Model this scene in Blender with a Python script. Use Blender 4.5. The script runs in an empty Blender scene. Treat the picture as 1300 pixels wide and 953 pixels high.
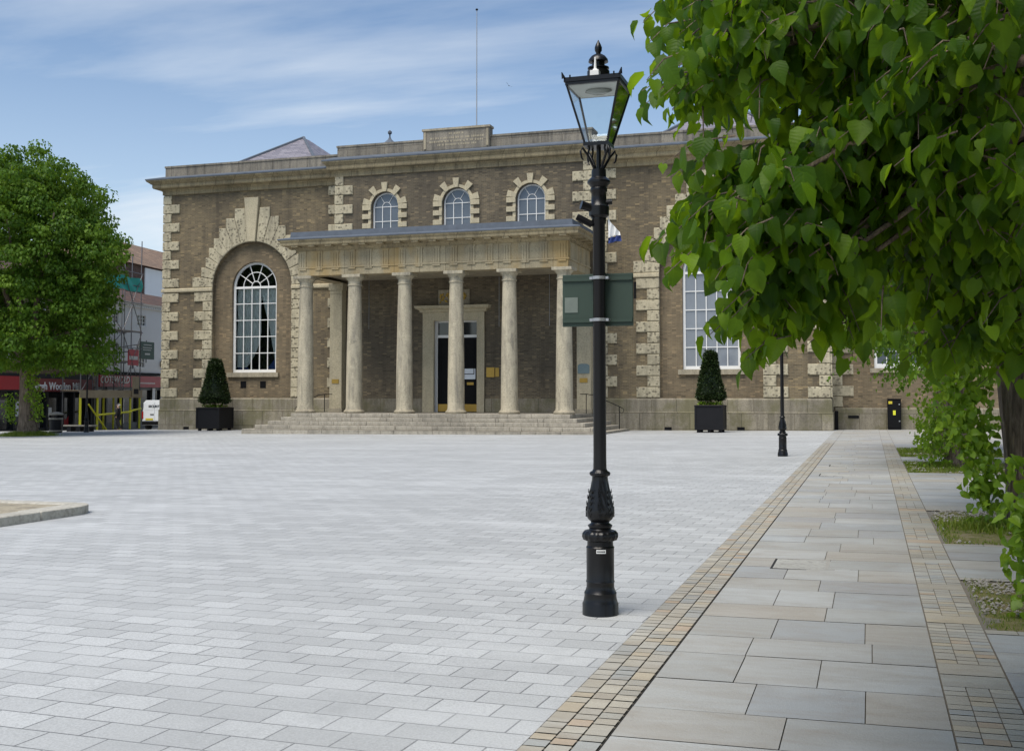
import bpy, bmesh, math, random
import numpy as np
from mathutils import Vector, Matrix, geometry
random.seed(7); RNG = np.random.default_rng(11)
S = bpy.context.scene; COL = S.collection
R = math.radians; PI = math.pi
SLOPE = 0.0077
def gz(x): return SLOPE*max(-70., min(30., x))

# ------------------------------------------------------------------ materials
class NT:
    def __init__(s, name):
        s.m = bpy.data.materials.new(name); s.m.use_nodes = True
        s.t = s.m.node_tree; s.t.nodes.clear(); s.out = s.n('ShaderNodeOutputMaterial')
    def n(s, typ, **kw):
        d = s.t.nodes.new(typ)
        for k, v in kw.items():
            if k.startswith('_'): setattr(d, k[1:], v)
            else:
                key = k.replace('__', ' ')
                d.inputs[key].default_value = v
        return d
    def l(s, a, b): s.t.links.new(a, b)
    def coord(s, kind='Object'): return s.n('ShaderNodeTexCoord').outputs[kind]
    def mapping(s, vec, scale=(1,1,1), rot=(0,0,0), loc=(0,0,0)):
        m = s.n('ShaderNodeMapping'); m.inputs['Scale'].default_value = scale; m.inputs['Rotation'].default_value = rot
        m.inputs['Location'].default_value = loc
        s.l(vec, m.inputs['Vector']); return m.outputs[0]
    def wallvec(s):
        c = s.n('ShaderNodeSeparateXYZ'); s.l(s.coord(), c.inputs[0])
        a = s.n('ShaderNodeMath', _operation='ADD'); s.l(c.outputs[0], a.inputs[0]); s.l(c.outputs[1], a.inputs[1])
        k = s.n('ShaderNodeCombineXYZ'); s.l(a.outputs[0], k.inputs[0]); s.l(c.outputs[2], k.inputs[1]); return k.outputs[0]
    def noise(s, vec, scale, detail=3, rough=.55, dist=0):
        d = s.n('ShaderNodeTexNoise', Scale=scale, Detail=detail, Roughness=rough, Distortion=dist); s.l(vec, d.inputs['Vector']); return d.outputs['Fac']
    def ramp(s, fac, stops, interp='LINEAR'):
        r = s.n('ShaderNodeValToRGB'); r.color_ramp.interpolation = interp; e = r.color_ramp.elements
        while len(e) < len(stops): e.new(.5)
        for i, (p, c) in enumerate(stops):
            e[i].position = p; e[i].color = (c if len(c) == 4 else (*c, 1)) if not isinstance(c, (int, float)) else (c, c, c, 1)
        s.l(fac, r.inputs[0]); return r.outputs[0]
    def mix(s, fac, a, b, blend='MIX'):
        m = s.n('ShaderNodeMix', _data_type='RGBA', _blend_type=blend)
        for sock, v in ((m.inputs[0], fac), (m.inputs[6], a), (m.inputs[7], b)):
            if hasattr(v, 'is_linked'): s.l(v, sock)
            elif isinstance(v, (int, float)): sock.default_value = v
            else: sock.default_value = (*v, 1)
        return m.outputs[2]
    def math(s, op, a, b=0.):
        m = s.n('ShaderNodeMath', _operation=op)
        for i, v in enumerate((a, b)):
            if hasattr(v, 'is_linked'): s.l(v, m.inputs[i])
            else: m.inputs[i].default_value = v
        return m.outputs[0]
    def bump(s, h, dist=.02, strength=1.):
        b = s.n('ShaderNodeBump', Distance=dist, Strength=strength); s.l(h, b.inputs['Height']); return b.outputs[0]
    def bsdf(s, color, rough=.7, normal=None, **kw):
        p = s.n('ShaderNodeBsdfPrincipled')
        for sock, v in ((p.inputs['Base Color'], color), (p.inputs['Roughness'], rough)):
            if hasattr(v, 'is_linked'): s.l(v, sock)
            elif isinstance(v, (int, float)): sock.default_value = v
            else: sock.default_value = (*v, 1)
        for k, v in kw.items(): p.inputs[k.replace('__', ' ')].default_value = v
        if normal is not None: s.l(normal, p.inputs['Normal'])
        s.l(p.outputs[0], s.out.inputs[0]); return p

def simple(name, c, rough=.6, var=.18, nscale=6., bump=.0, **kw):
    k = NT(name); v = k.coord(); f = k.noise(v, nscale, 4)
    col = k.mix(f, [x*(1-var) for x in c], [min(1, x*(1+var)) for x in c])
    f2 = k.noise(v, nscale*9, 3)
    col = k.mix(k.math('MULTIPLY', f2, .35*min(1, var*4)), col, [x*.6 for x in c])
    k.bsdf(col, rough, k.bump(f2, bump) if bump else None, **kw); return k.m

def brick(name, c1, c2, mortar, dark, w=.225, h=.075, pale=None, patch=.5, wallscale=1.):
    k = NT(name); v = k.wallvec()
    b = k.n('ShaderNodeTexBrick', Scale=wallscale, **{'Mortar__Size': .011, 'Mortar__Smooth': .2, 'Bias': 0., 'Brick__Width': w, 'Row__Height': h})
    b.inputs['Color1'].default_value = (*c1, 1); b.inputs['Color2'].default_value = (*c2, 1); b.inputs['Mortar'].default_value = (*mortar, 1)
    k.l(v, b.inputs['Vector'])
    big = k.noise(v, .35, 5, .62)
    pm = k.ramp(big, [(.36, 0.), (.62, 1.)])
    col = k.mix(k.math('MULTIPLY', pm, patch), b.outputs[0], dark)
    # single odd bricks
    cell = k.mapping(v, (1/w, 1/h, 1)); vo = k.n('ShaderNodeTexWhiteNoise', _noise_dimensions='2D')
    fl = k.n('ShaderNodeVectorMath', _operation='FLOOR'); k.l(cell, fl.inputs[0]); k.l(fl.outputs[0], vo.inputs['Vector'])
    col = k.mix(k.ramp(vo.outputs['Value'], [(.0, .6), (.12, 0.)]), col, [x*.45 for x in dark], 'MIX')
    col = k.mix(k.ramp(vo.outputs['Value'], [(.86, 0.), (1., .6)]), col, pale or [x*1.7 for x in c1])
    fine = k.noise(v, 22, 3)
    col = k.mix(k.math('MULTIPLY', fine, .45), col, [x*.45 for x in c2])
    st = k.noise(k.mapping(v, (1.1, .16, 1)), 1.3, 5, .65)
    col = k.mix(k.ramp(st, [(.48, 0.), (.7, .6)]), col, [x*.55 for x in dark])
    k.bsdf(col, .88, k.bump(b.outputs['Fac'], .012, -.8)); return k.m

def stone(name, c, dark, stain=None, joints=None, algae=None, bumpd=.006, streak=.6, drums=False):
    k = NT(name); v = k.wallvec(); o = k.coord()
    f = k.noise(o, 1.3, 6, .65); col = k.mix(f, [x*.78 for x in c], [x*1.2 for x in c])
    st = k.noise(k.mapping(o, (2.2, 2.2, .22)), 1.5, 5, .7)
    col = k.mix(k.math('MULTIPLY', k.ramp(st, [(.44, 0.), (.68, 1.)]), streak), col, dark)
    sp = k.noise(o, 16, 4, .7); col = k.mix(k.math('MULTIPLY', k.ramp(sp, [(.45, 0.), (.7, 1.)]), .5), col, [x*.55 for x in dark])
    if stain:
        s2 = k.noise(k.mapping(o, (1., 1., .3)), .9, 4); col = k.mix(k.ramp(s2, [(.5, 0.), (.68, .75)]), col, stain)
    if algae:
        s3 = k.noise(o, .8, 5, .7); col = k.mix(k.ramp(s3, [(.45, 0.), (.62, .7)]), col, algae)
    h = sp
    if drums:
        pn = k.noise(k.mapping(o, (1.6, 1.6, .8)), 1.4, 5, .7, .6); col = k.mix(k.ramp(pn, [(.5, 0.), (.56, .4)]), col, [min(1, x*1.2) for x in c])
        zc = k.n('ShaderNodeSeparateXYZ'); k.l(o, zc.inputs[0]); fz = k.math('FRACT', k.math('DIVIDE', k.math('ADD', zc.outputs[2], .2), 1.55)); jl = k.ramp(fz, [(.0, 1.), (.012, 0.)]); col = k.mix(k.math('MULTIPLY', jl, .5), col, [x*.7 for x in dark])
        pn2 = k.noise(k.mapping(o, (2., 2., .5), loc=(5, 3, 1)), 1.1, 5, .7); col = k.mix(k.ramp(pn2, [(.52, 0.), (.7, .45)]), col, [x*1.1 for x in dark])
    if joints:
        b = k.n('ShaderNodeTexBrick', Scale=1., **{'Mortar__Size': .012, 'Brick__Width': joints[0], 'Row__Height': joints[1]}); k.l(v, b.inputs['Vector'])
        b.inputs['Color1'].default_value = (1, 1, 1, 1); b.inputs['Color2'].default_value = (.72, .72, .72, 1); b.inputs['Mortar'].default_value = (.35, .33, .3, 1)
        col = k.mix(1., col, b.outputs[0], 'MULTIPLY')
    k.bsdf(col, .85, k.bump(h, bumpd)); return k.m

def worm(name, c, hole):
    k = NT(name); o = k.coord(); n1 = k.noise(o, 5.5, 1.5, .5, 1.2)
    band = k.math('ABSOLUTE', k.math('SUBTRACT', n1, .5))
    g = k.ramp(band, [(.02, 1.), (.05, 0.)])
    n2 = k.n('ShaderNodeTexVoronoi', Scale=5.2); k.l(k.mapping(o, (1, .6, 1.15)), n2.inputs['Vector'])
    h2 = k.ramp(n2.outputs['Distance'], [(.27, 1.), (.4, 0.)])
    hol = k.math('MAXIMUM', k.math('MULTIPLY', g, .35), h2)
    msk = k.noise(o, .45, 2); hol = k.math('MULTIPLY', hol, k.ramp(msk, [(.3, .55), (.5, 1.)]))
    f = k.noise(o, 2.5, 4); col = k.mix(f, [x*.68 for x in c], [x*1.15 for x in c])
    wv = k.wallvec(); cell = k.n('ShaderNodeTexWhiteNoise', _noise_dimensions='2D'); fl = k.n('ShaderNodeVectorMath', _operation='FLOOR'); k.l(k.mapping(wv, (.8, 1/.535, 1), loc=(.3, -.55, 0)), fl.inputs[0]); k.l(fl.outputs[0], cell.inputs['Vector']); col = k.mix(k.ramp(cell.outputs['Value'], [(.0, .35), (.6, 0.)]), col, [x*.55 for x in c])
    gr = k.noise(k.mapping(o, (2, 2, .3)), 1.3, 5, .7); col = k.mix(k.ramp(gr, [(.48, 0.), (.68, .55)]), col, (.13, .115, .085))
    col = k.mix(hol, col, hole)
    k.bsdf(col, .9, k.bump(hol, .035, -1.)); return k.m

def pavers(name, c, w, h, offset, rot=0., mort=(.16, .17, .17), warm=None, ms=.006, vary=.22):
    k = NT(name); o = k.coord(); v = k.mapping(o, rot=(0, 0, rot))
    b = k.n('ShaderNodeTexBrick', Scale=1., _offset=offset, **{'Mortar__Size': ms, 'Mortar__Smooth': .1, 'Brick__Width': w, 'Row__Height': h})
    b.inputs['Color1'].default_value = (*[x*(1-vary) for x in c], 1); b.inputs['Color2'].default_value = (*[min(1, x*(1+vary*.7)) for x in c], 1)
    jn = k.noise(o, .9, 4, .7); jm = k.mix(k.ramp(jn, [(.42, 0.), (.7, .8)]), mort, [x*.7 for x in c]); k.l(jm, b.inputs['Mortar'])
    k.l(v, b.inputs['Vector'])
    sp = k.noise(o, 75, 3, .85); col = k.mix(k.math('MULTIPLY', k.ramp(sp, [(.44, 0.), (.6, 1.)]), .5), b.outputs[0], [x*.5 for x in c])
    sp2 = k.noise(o, 60, 3, .8); col = k.mix(k.math('MULTIPLY', k.ramp(sp2, [(.55, 0.), (.7, 1.)]), .3), col, [min(1, x*1.5) for x in c])
    big = k.noise(o, .22, 5, .6); col = k.mix(k.ramp(big, [(.38, .0), (.66, .5)]), col, [x*.68 for x in c])
    st_ = k.noise(o, 1.9, 6, .7); col = k.mix(k.ramp(st_, [(.56, 0.), (.7, .35)]), col, [x*.55 for x in c])
    gum = k.n('ShaderNodeTexVoronoi', Scale=1.3); k.l(o, gum.inputs['Vector']); col = k.mix(k.ramp(gum.outputs['Distance'], [(.018, .5), (.03, 0.)]), col, [x*.4 for x in c])
    w2 = k.noise(k.mapping(o, (.25, 1.1, 1)), .6, 4, .65); col = k.mix(k.ramp(w2, [(.5, .0), (.7, .45)]), col, [min(1, x*1.16) for x in c])
    if warm: col = k.mix(k.ramp(k.noise(o, 1.1, 3), [(.52, 0.), (.68, .4)]), col, warm)
    hh = k.math('SUBTRACT', k.math('MULTIPLY', sp, .25), b.outputs['Fac'])
    k.bsdf(col, .62, k.bump(hh, .004)); return k.m

def slabmat(name, stops, grain=.3):
    k = NT(name); a = k.n('ShaderNodeAttribute', _attribute_name='rnd'); o = k.coord()
    col = k.ramp(a.outputs['Fac'], stops, 'CONSTANT')
    off = k.n('ShaderNodeVectorMath', _operation='ADD'); sc = k.n('ShaderNodeVectorMath', _operation='SCALE', Scale=37.)
    k.l(a.outputs['Vector'], sc.inputs[0]); k.l(o, off.inputs[0]); k.l(sc.outputs[0], off.inputs[1])
    n = k.noise(k.mapping(off.outputs[0], (.9, 3., 1)), 1.7, 5, .65, .8); col = k.mix(k.math('MULTIPLY', k.ramp(n, [(.42, 0.), (.7, 1.)]), grain*1.6), col, (.26, .21, .15))
    n2 = k.noise(o, 55, 3, .7); col = k.mix(k.math('MULTIPLY', n2, grain), col, (.16, .16, .16))
    n3 = k.noise(o, .7, 4, .6); col = k.mix(k.ramp(n3, [(.5, 0.), (.72, .4)]), col, (.5, .53, .53))
    k.bsdf(col, .6, k.bump(n2, .004)); return k.m

def leafmat(name, dark, mid, light, trans, tmix=.45, gloss=.35, veins=False):
    k = NT(name); a = k.n('ShaderNodeAttribute', _attribute_name='rnd'); o = k.coord()
    col = k.ramp(a.outputs['Fac'], [(0., dark), (.5, mid), (1., light)])
    p = k.n('ShaderNodeBsdfPrincipled', Roughness=gloss); p.inputs['Specular IOR Level'].default_value = .22
    if veins:
        q = k.n('ShaderNodeAttribute', _attribute_name='luv'); s_ = k.n('ShaderNodeSeparateXYZ'); k.l(q.outputs['Vector'], s_.inputs[0])
        ax = k.math('ABSOLUTE', s_.outputs[0]); sec = k.math('ABSOLUTE', k.math('SUBTRACT', k.math('FRACT', k.math('MULTIPLY', k.math('SUBTRACT', s_.outputs[1], k.math('MULTIPLY', ax, .75)), 6.)), .5))
        vn = k.math('MAXIMUM', k.ramp(sec, [(.0, 1.), (.1, 0.)]), k.ramp(ax, [(.012, 1.), (.045, 0.)])); pf = k.ramp(sec, [(0., 0.), (.5, 1.)])
        bl = k.noise(o, 28, 3, .6); col = k.mix(k.math('MULTIPLY', bl, .5), col, dark)
        col = k.mix(k.math('MULTIPLY', vn, .13), col, [min(1, x*1.4) for x in light]); k.l(k.bump(pf, .003, .25), p.inputs['Normal'])
    k.l(col, p.inputs['Base Color'])
    t = k.n('ShaderNodeBsdfTranslucent'); tc = k.mix(.6, col, trans); k.l(tc, t.inputs['Color'])
    mx = k.n('ShaderNodeMixShader'); mx.inputs[0].default_value = tmix; k.l(p.outputs[0], mx.inputs[1]); k.l(t.outputs[0], mx.inputs[2])
    k.l(mx.outputs[0], k.out.inputs[0]); return k.m

def barkmat():
    k = NT('bark'); o = k.coord(); v = k.mapping(o, (9, 9, 1.1)); n = k.noise(v, 2.2, 6, .65, .6)
    col = k.ramp(n, [(.3, (.035, .025, .018)), (.47, (.14, .105, .075)), (.7, (.28, .215, .16))])
    k.bsdf(col, .95, k.bump(n, .06)); return k.m

def glassmat(name, tint=(.95, .98, .97), f=.08):
    k = NT(name); tr = k.n('ShaderNodeBsdfTransparent'); tr.inputs[0].default_value = (*tint, 1)
    g = k.n('ShaderNodeBsdfGlossy', Roughness=.03); fr = k.n('ShaderNodeFresnel', IOR=1.5)
    mx = k.n('ShaderNodeMixShader'); k.l(fr.outputs[0], mx.inputs[0]); k.l(tr.outputs[0], mx.inputs[1]); k.l(g.outputs[0], mx.inputs[2])
    k.l(mx.outputs[0], k.out.inputs[0]); return k.m

M = {}
M['brick'] = brick('brown_brick', (.25, .188, .098), (.15, .113, .06), (.27, .23, .16), (.088, .073, .053), patch=.65)
M['brick_dark'] = brick('grey_brown_brick', (.195, .152, .09), (.112, .087, .052), (.21, .185, .14), (.078, .066, .05), patch=.6)
M['brick_warm'] = brick('warm_brown_brick', (.26, .19, .108), (.165, .12, .07), (.25, .215, .145), (.125, .1, .064), patch=.5)
M['brick_red'] = brick('red_brick', (.17, .07, .045), (.09, .04, .03), (.2, .17, .14), (.07, .04, .03))
M['worm'] = worm('vermiculated_stone', (.52, .465, .325), (.17, .15, .105))
M['stone'] = stone('grey_stone', (.37, .325, .235), (.15, .135, .105), stain=None)
M['stone_col'] = stone('column_stone', (.45, .4, .29), (.19, .175, .14), streak=.85, drums=True)
M['stone_ent'] = stone('entablature_stone', (.45, .385, .25), (.24, .2, .13), stain=(.4, .27, .1), joints=(1.35, 5.), streak=.5)
M['stone_pale'] = stone('pale_stone', (.5, .44, .3), (.27, .24, .18), streak=.4)
M['cornice'] = stone('cornice_stone', (.39, .32, .19), (.16, .13, .08), joints=(1.2, 5.), streak=.75)
M['parapet'] = stone('parapet_stone', (.26, .235, .19), (.1, .095, .085), joints=(1.1, 5.), streak=.85)
M['plinth'] = stone('plinth_stone', (.32, .285, .215), (.13, .115, .085), joints=(1.25, .78), algae=(.15, .14, .065), streak=.7)
M['step'] = stone('step_stone', (.42, .385, .315), (.16, .145, .12), joints=(1.9, 5.), streak=.5)
M['lead'] = simple('lead_sheet', (.11, .13, .16), .7, .35, 3., Specular__IOR__Level=.2)
k = NT('slate'); v = k.wallvec(); b = k.n('ShaderNodeTexBrick', Scale=1., **{'Mortar__Size': .012, 'Brick__Width': .42, 'Row__Height': .16}); k.l(v, b.inputs['Vector'])
b.inputs['Color1'].default_value = (.27, .25, .28, 1); b.inputs['Color2'].default_value = (.16, .15, .18, 1); b.inputs['Mortar'].default_value = (.08, .08, .09, 1)
k.bsdf(b.outputs[0], .5); M['slate'] = k.m
M['white'] = simple('white_paint', (.78, .78, .76), .4, .05)
M['render'] = simple('white_render', (.84, .84, .82), .7, .05, 1.2)
M['black'] = simple('black_gloss_paint', (.006, .006, .007), .3, .25, 5., Specular__IOR__Level=.35)
M['black_matt'] = simple('black_paint', (.007, .007, .008), .6, .3, 5., Specular__IOR__Level=.12)
M['planter'] = simple('planter_black', (.01, .01, .012), .6, .3, 4., Specular__IOR__Level=.2)
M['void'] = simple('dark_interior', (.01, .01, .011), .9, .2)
M['brass'] = simple('brass', (.42, .27, .06), .35, .25, 20., Metallic=.7)
M['gold'] = simple('gilt', (.5, .34, .07), .45, .35, 15., Metallic=.35)
M['paper'] = simple('paper', (.75, .8, .85), .7, .05)
M['plaque'] = simple('blue_grey_plaque', (.14, .2, .21), .5, .1)
M['panegrey'] = simple('window_pane_grey', (.1, .12, .145), .07, .35, .8, Specular__IOR__Level=.8)
M['paneblind'] = simple('window_pane_blind', (.2, .225, .26), .12, .3, .6, Specular__IOR__Level=.7)
M['panedark'] = simple('window_pane_dark', (.02, .024, .028), .08, .4, 1., Specular__IOR__Level=.7)
M['glass'] = glassmat('clear_glass')
M['curtain'] = simple('white_curtain', (.62, .63, .62), .9, .1)
M['blue'] = simple('blue_cloth', (.025, .05, .2), .8, .2)
M['granite'] = pavers('granite_pavers', (.475, .49, .492), .36, .24, .5, R(2.5), vary=.16, ms=.005, mort=(.07, .072, .075))
M['sett'] = slabmat('sandstone_setts', [(0., (.4, .37, .3)), (.2, (.46, .43, .35)), (.4, (.37, .36, .31)), (.55, (.46, .4, .29)), (.68, (.42, .4, .34)), (.86, (.35, .36, .34)), (.95, (.45, .35, .24))])
M['slab'] = slabmat('sandstone_slabs', [(0., (.36, .365, .345)), (.18, (.4, .405, .385)), (.36, (.345, .36, .36)), (.52, (.37, .36, .325)), (.66, (.42, .425, .405)), (.8, (.34, .345, .34)), (.9, (.385, .365, .32))], .26)
M['joint'] = simple('joint_sand', (.2, .18, .145), .95, .3, 8.)
M['asphalt'] = simple('asphalt', (.09, .09, .09), .85, .2, 3.)
M['street'] = simple('street_flags', (.22, .22, .21), .8, .2, .8)
M['kerbstone'] = stone('kerb_stone', (.46, .44, .38), (.2, .185, .15), streak=.3)
M['drain'] = simple('slot_drain', (.015, .014, .013), .8, .2)
M['gravel'] = simple('gravel', (.46, .43, .38), .9, .4, 40., .01)
M['bark'] = barkmat()
M['leaf'] = leafmat('linden_leaf', (.012, .044, .004), (.042, .11, .006), (.15, .26, .014), (.42, .64, .02), .52, .48, True)
M['leaf_far'] = leafmat('distant_leaf', (.026, .07, .006), (.075, .155, .014), (.16, .26, .027), (.3, .48, .03), .38, .55)
M['leaf_shoot'] = leafmat('shoot_leaf', (.075, .15, .012), (.14, .25, .02), (.24, .37, .035), (.46, .64, .04), .42)
M['leaf_box'] = leafmat('topiary_leaf', (.01, .02, .006), (.022, .04, .012), (.05, .075, .025), (.05, .09, .02), .15)
M['grassb'] = leafmat('grass_blade', (.085, .14, .015), (.16, .22, .025), (.27, .29, .06), (.3, .42, .05), .35)
M['boardback'] = simple('sign_back_green', (.04, .062, .048), .5, .12, 3., Specular__IOR__Level=.25)
M['steel'] = simple('galvanised_steel', (.38, .39, .4), .4, .2, 6., Metallic=.6)
M['scaff'] = simple('scaffold_tube', (.17, .17, .18), .5, .2, 6., Metallic=.4)
M['yellow'] = simple('yellow_sleeve', (.68, .68, .03), .5, .08)
M['board'] = simple('scaffold_board', (.36, .3, .2), .8, .3, 3.)
M['net'] = simple('green_sheeting', (.03, .5, .4), .6, .2, 1.)
M['red'] = simple('red_fascia', (.4, .012, .022), .4, .1)
M['darkred'] = simple('dark_red_fascia', (.18, .018, .022), .5, .12)
M['signred'] = simple('red_board', (.42, .015, .03), .5, .08)
M['signgreen'] = simple('dark_green_board', (.012, .06, .035), .5, .1)
M['tile'] = brick('clay_tile', (.16, .085, .06), (.09, .05, .038), (.03, .02, .018), (.08, .055, .045), .2, .12)
M['tile_pale'] = brick('weathered_tile', (.36, .24, .16), (.25, .165, .11), (.06, .04, .03), (.15, .11, .085), .2, .12)
M['navy'] = simple('dark_shopfront', (.018, .02, .026), .5, .3, 6., Specular__IOR__Level=.25)
M['greypaint'] = simple('grey_shop_paint', (.12, .12, .125), .5, .2)
M['vanwhite'] = simple('van_paint', (.72, .75, .78), .25, .04, Coat__Weight=.4)
M['rubber'] = simple('tyre', (.015, .015, .015), .8, .2)
M['plate'] = simple('number_plate', (.55, .45, .03), .5, .05)
M['taillight'] = simple('tail_light', (.35, .01, .01), .2, .1)
M['skin'] = simple('skin', (.5, .3, .22), .5, .08)
M['coat'] = simple('dark_coat', (.012, .012, .016), .9, .3, 10.)
M['hair'] = simple('grey_hair', (.35, .33, .31), .8, .2, 20.)
M['bin'] = simple('bin_black', (.012, .011, .013), .5, .2, 6., Specular__IOR__Level=.2)
M['binband'] = simple('bin_band', (.3, .27, .22), .4, .2)
M['lensgrey'] = simple('lantern_reflector', (.55, .57, .56), .5, .08)
M['oldlabel'] = simple('weathered_label', (.15, .18, .155), .6, .25, 8.)
M['lens'] = simple('lantern_lens', (.3, .32, .31), .15, .2)
M['covertop'] = stone('cover_stone', (.38, .38, .35), (.2, .19, .17), streak=.3)
M['algae_green'] = simple('soil', (.1, .085, .055), .95, .4, 5.)
k = NT('moss_turf'); o = k.coord(); n = k.noise(o, 3.2, 5, .7); n2 = k.noise(o, 40, 3, .7)
c = k.ramp(n, [(.38, (.14, .16, .035)), (.5, (.22, .2, .06)), (.6, (.3, .25, .14))]); c = k.mix(k.math('MULTIPLY', n2, .5), c, (.05, .05, .02))
k.bsdf(c, .95, k.bump(n2, .03)); M['moss'] = k.m

# ------------------------------------------------------------------ mesh helpers
class MB:
    def __init__(s): s.v = []; s.f = []
    def add(s, vs, fs):
        o = len(s.v); s.v += [tuple(p) for p in vs]; s.f += [tuple(i+o for i in f) for f in fs]; return s
    def box(s, x0, x1, y0, y1, z0, z1):
        return s.add([(x0,y0,z0),(x1,y0,z0),(x1,y1,z0),(x0,y1,z0),(x0,y0,z1),(x1,y0,z1),(x1,y1,z1),(x0,y1,z1)],
                     [(0,3,2,1),(4,5,6,7),(0,1,5,4),(1,2,6,5),(2,3,7,6),(3,0,4,7)])
    def frust(s, x0, x1, y0, y1, z0, z1, ix, iy=None):
        iy = ix if iy is None else iy
        return s.add([(x0,y0,z0),(x1,y0,z0),(x1,y1,z0),(x0,y1,z0),(x0+ix,y0+iy,z1),(x1-ix,y0+iy,z1),(x1-ix,y1-iy,z1),(x0+ix,y1-iy,z1)],
                     [(0,3,2,1),(4,5,6,7),(0,1,5,4),(1,2,6,5),(2,3,7,6),(3,0,4,7)])
    def prism(s, poly, y0, y1):
        """polygon [(x,z)] extruded along y"""
        n = len(poly); a = [(x, y0, z) for x, z in poly]; b = [(x, y1, z) for x, z in poly]
        fs = [tuple(range(n)), tuple(range(2*n-1, n-1, -1))] + [(i, i+n, (i+1) % n+n, (i+1) % n) for i in range(n)]
        return s.add(a+b, fs)
    def prism_z(s, poly, z0, z1):
        n = len(poly); a = [(x, y, z0) for x, y in poly]; b = [(x, y, z1) for x, y in poly]
        return s.add(a+b, [tuple(range(n-1, -1, -1)), tuple(range(n, 2*n))] + [(i, (i+1) % n, (i+1) % n+n, i+n) for i in range(n)])
    def rockblock(s, poly, y0, y1, c=.03):
        """rusticated block: face pushed out to y0 with a chamfered edge"""
        cx = sum(p[0] for p in poly)/len(poly); cz = sum(p[1] for p in poly)/len(poly)
        n = len(poly); a = [(x, y1, z) for x, z in poly]; b = [(x, y0+c*.8, z) for x, z in poly]
        q = []
        for x, z in poly:
            dx, dz = cx-x, cz-z; q.append((x+math.copysign(min(c, abs(dx)), dx), y0, z+math.copysign(min(c, abs(dz)), dz)))
        fs = [tuple(range(2*n, 3*n))]
        for i in range(n):
            j = (i+1) % n; fs += [(i, j, j+n, i+n), (i+n, j+n, j+2*n, i+2*n)]
        return s.add(a+b+q, fs)
    def tube(s, pts, rad, n=8, cap=True):
        P = [Vector(p) for p in pts]; m = len(P)
        if not hasattr(rad, '__len__'): rad = [rad]*m
        vs = []; prev = None
        for i in range(m):
            t = (P[min(i+1, m-1)]-P[max(i-1, 0)]).normalized()
            if prev is None:
                u = t.orthogonal().normalized()
            else:
                u = (prev - t*prev.dot(t))
                u = u.normalized() if u.length > 1e-6 else t.orthogonal().normalized()
            prev = u; w = t.cross(u)
            for k in range(n):
                a = 2*PI*k/n; vs.append(P[i]+(u*math.cos(a)+w*math.sin(a))*rad[i])
        fs = []
        for i in range(m-1):
            for k in range(n):
                a, b = i*n+k, i*n+(k+1) % n; fs.append((a, b, b+n, a+n))
        if cap: fs += [tuple(range(n-1, -1, -1)), tuple(range((m-1)*n, m*n))]
        return s.add(vs, fs)
    def lathe(s, prof, c=(0, 0, 0), n=24, mod=None):
        vs = []; m = len(prof)
        for r, z in prof:
            for k in range(n):
                a = 2*PI*k/n; rr = r*(mod(a, z) if mod else 1); vs.append((c[0]+rr*math.cos(a), c[1]+rr*math.sin(a), c[2]+z))
        fs = []
        for i in range(m-1):
            for k in range(n):
                a, b = i*n+k, i*n+(k+1) % n; fs.append((a, b, b+n, a+n))
        fs += [tuple(range(n-1, -1, -1)), tuple(range((m-1)*n, m*n))]
        return s.add(vs, fs)
    def sweep(s, prof, path, closed=False):
        """prof [(offset outward, z)], path [(x,y)] walked so that outward is on the right-hand side"""
        n = len(path); m = len(prof); nr = []
        for i in range(n):
            def nrm(a, b):
                d = Vector((b[0]-a[0], b[1]-a[1])).normalized(); return Vector((d.y, -d.x))
            ns = []
            if closed or i > 0: ns.append(nrm(path[i-1], path[i]))
            if closed or i < n-1: ns.append(nrm(path[i], path[(i+1) % n]))
            a = ns[0]
            if len(ns) == 2:
                a = ns[0]+ns[1]; a = a/a.dot(ns[0])
            nr.append(a)
        vs = [(path[i][0]+nr[i].x*o, path[i][1]+nr[i].y*o, z) for i in range(n) for o, z in prof]
        fs = []
        for i in range(n if closed else n-1):
            j = (i+1) % n
            for k in range(m-1): fs.append((i*m+k, j*m+k, j*m+k+1, i*m+k+1))
        if not closed: fs += [tuple(range(m)), tuple(range(n*m-1, (n-1)*m-1, -1))]
        return s.add(vs, fs)
    def quad(s, a, b, c, d): return s.add([a, b, c, d], [(0, 1, 2, 3)])
    def build(s, name, mat, parent=None, smooth=None, bevel=0., label=None):
        me = bpy.data.meshes.new(name); me.from_pydata(s.v, [], s.f); me.update()
        bm = bmesh.new(); bm.from_mesh(me); bmesh.ops.recalc_face_normals(bm, faces=bm.faces); bm.to_mesh(me); bm.free()
        return link(name, me, mat, parent, smooth, bevel, label)

def link(name, me, mat, parent=None, smooth=None, bevel=0., label=None):
    me.name = name
    if mat is not None: me.materials.clear(); me.materials.append(M[mat] if isinstance(mat, str) else mat)
    o = bpy.data.objects.new(name, me); COL.objects.link(o)
    if smooth is not None:
        me.polygons.foreach_set('use_smooth', [True]*len(me.polygons))
        if smooth < 179: me.set_sharp_from_angle(angle=R(smooth))
    if bevel: 
        b = o.modifiers.new('Bevel', 'BEVEL'); b.width = bevel; b.segments = 1; b.limit_method = 'ANGLE'; b.angle_limit = R(40)
    if parent is not None:
        o.parent = parent
        if parent.type == 'EMPTY': o.matrix_parent_inverse = Matrix.Translation(-parent.location)
    if label: o['label'] = label
    return o
def tag(o, label, cat, group=None):
    o['label'] = label; o['category'] = cat
    if group: o['group'] = group
    return o
def structure(o): o['kind'] = 'structure'; return o
def stuff(o, label=None, cat=None):
    o['kind'] = 'stuff'
    if label: o['label'] = label
    if cat: o['category'] = cat
    return o
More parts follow.
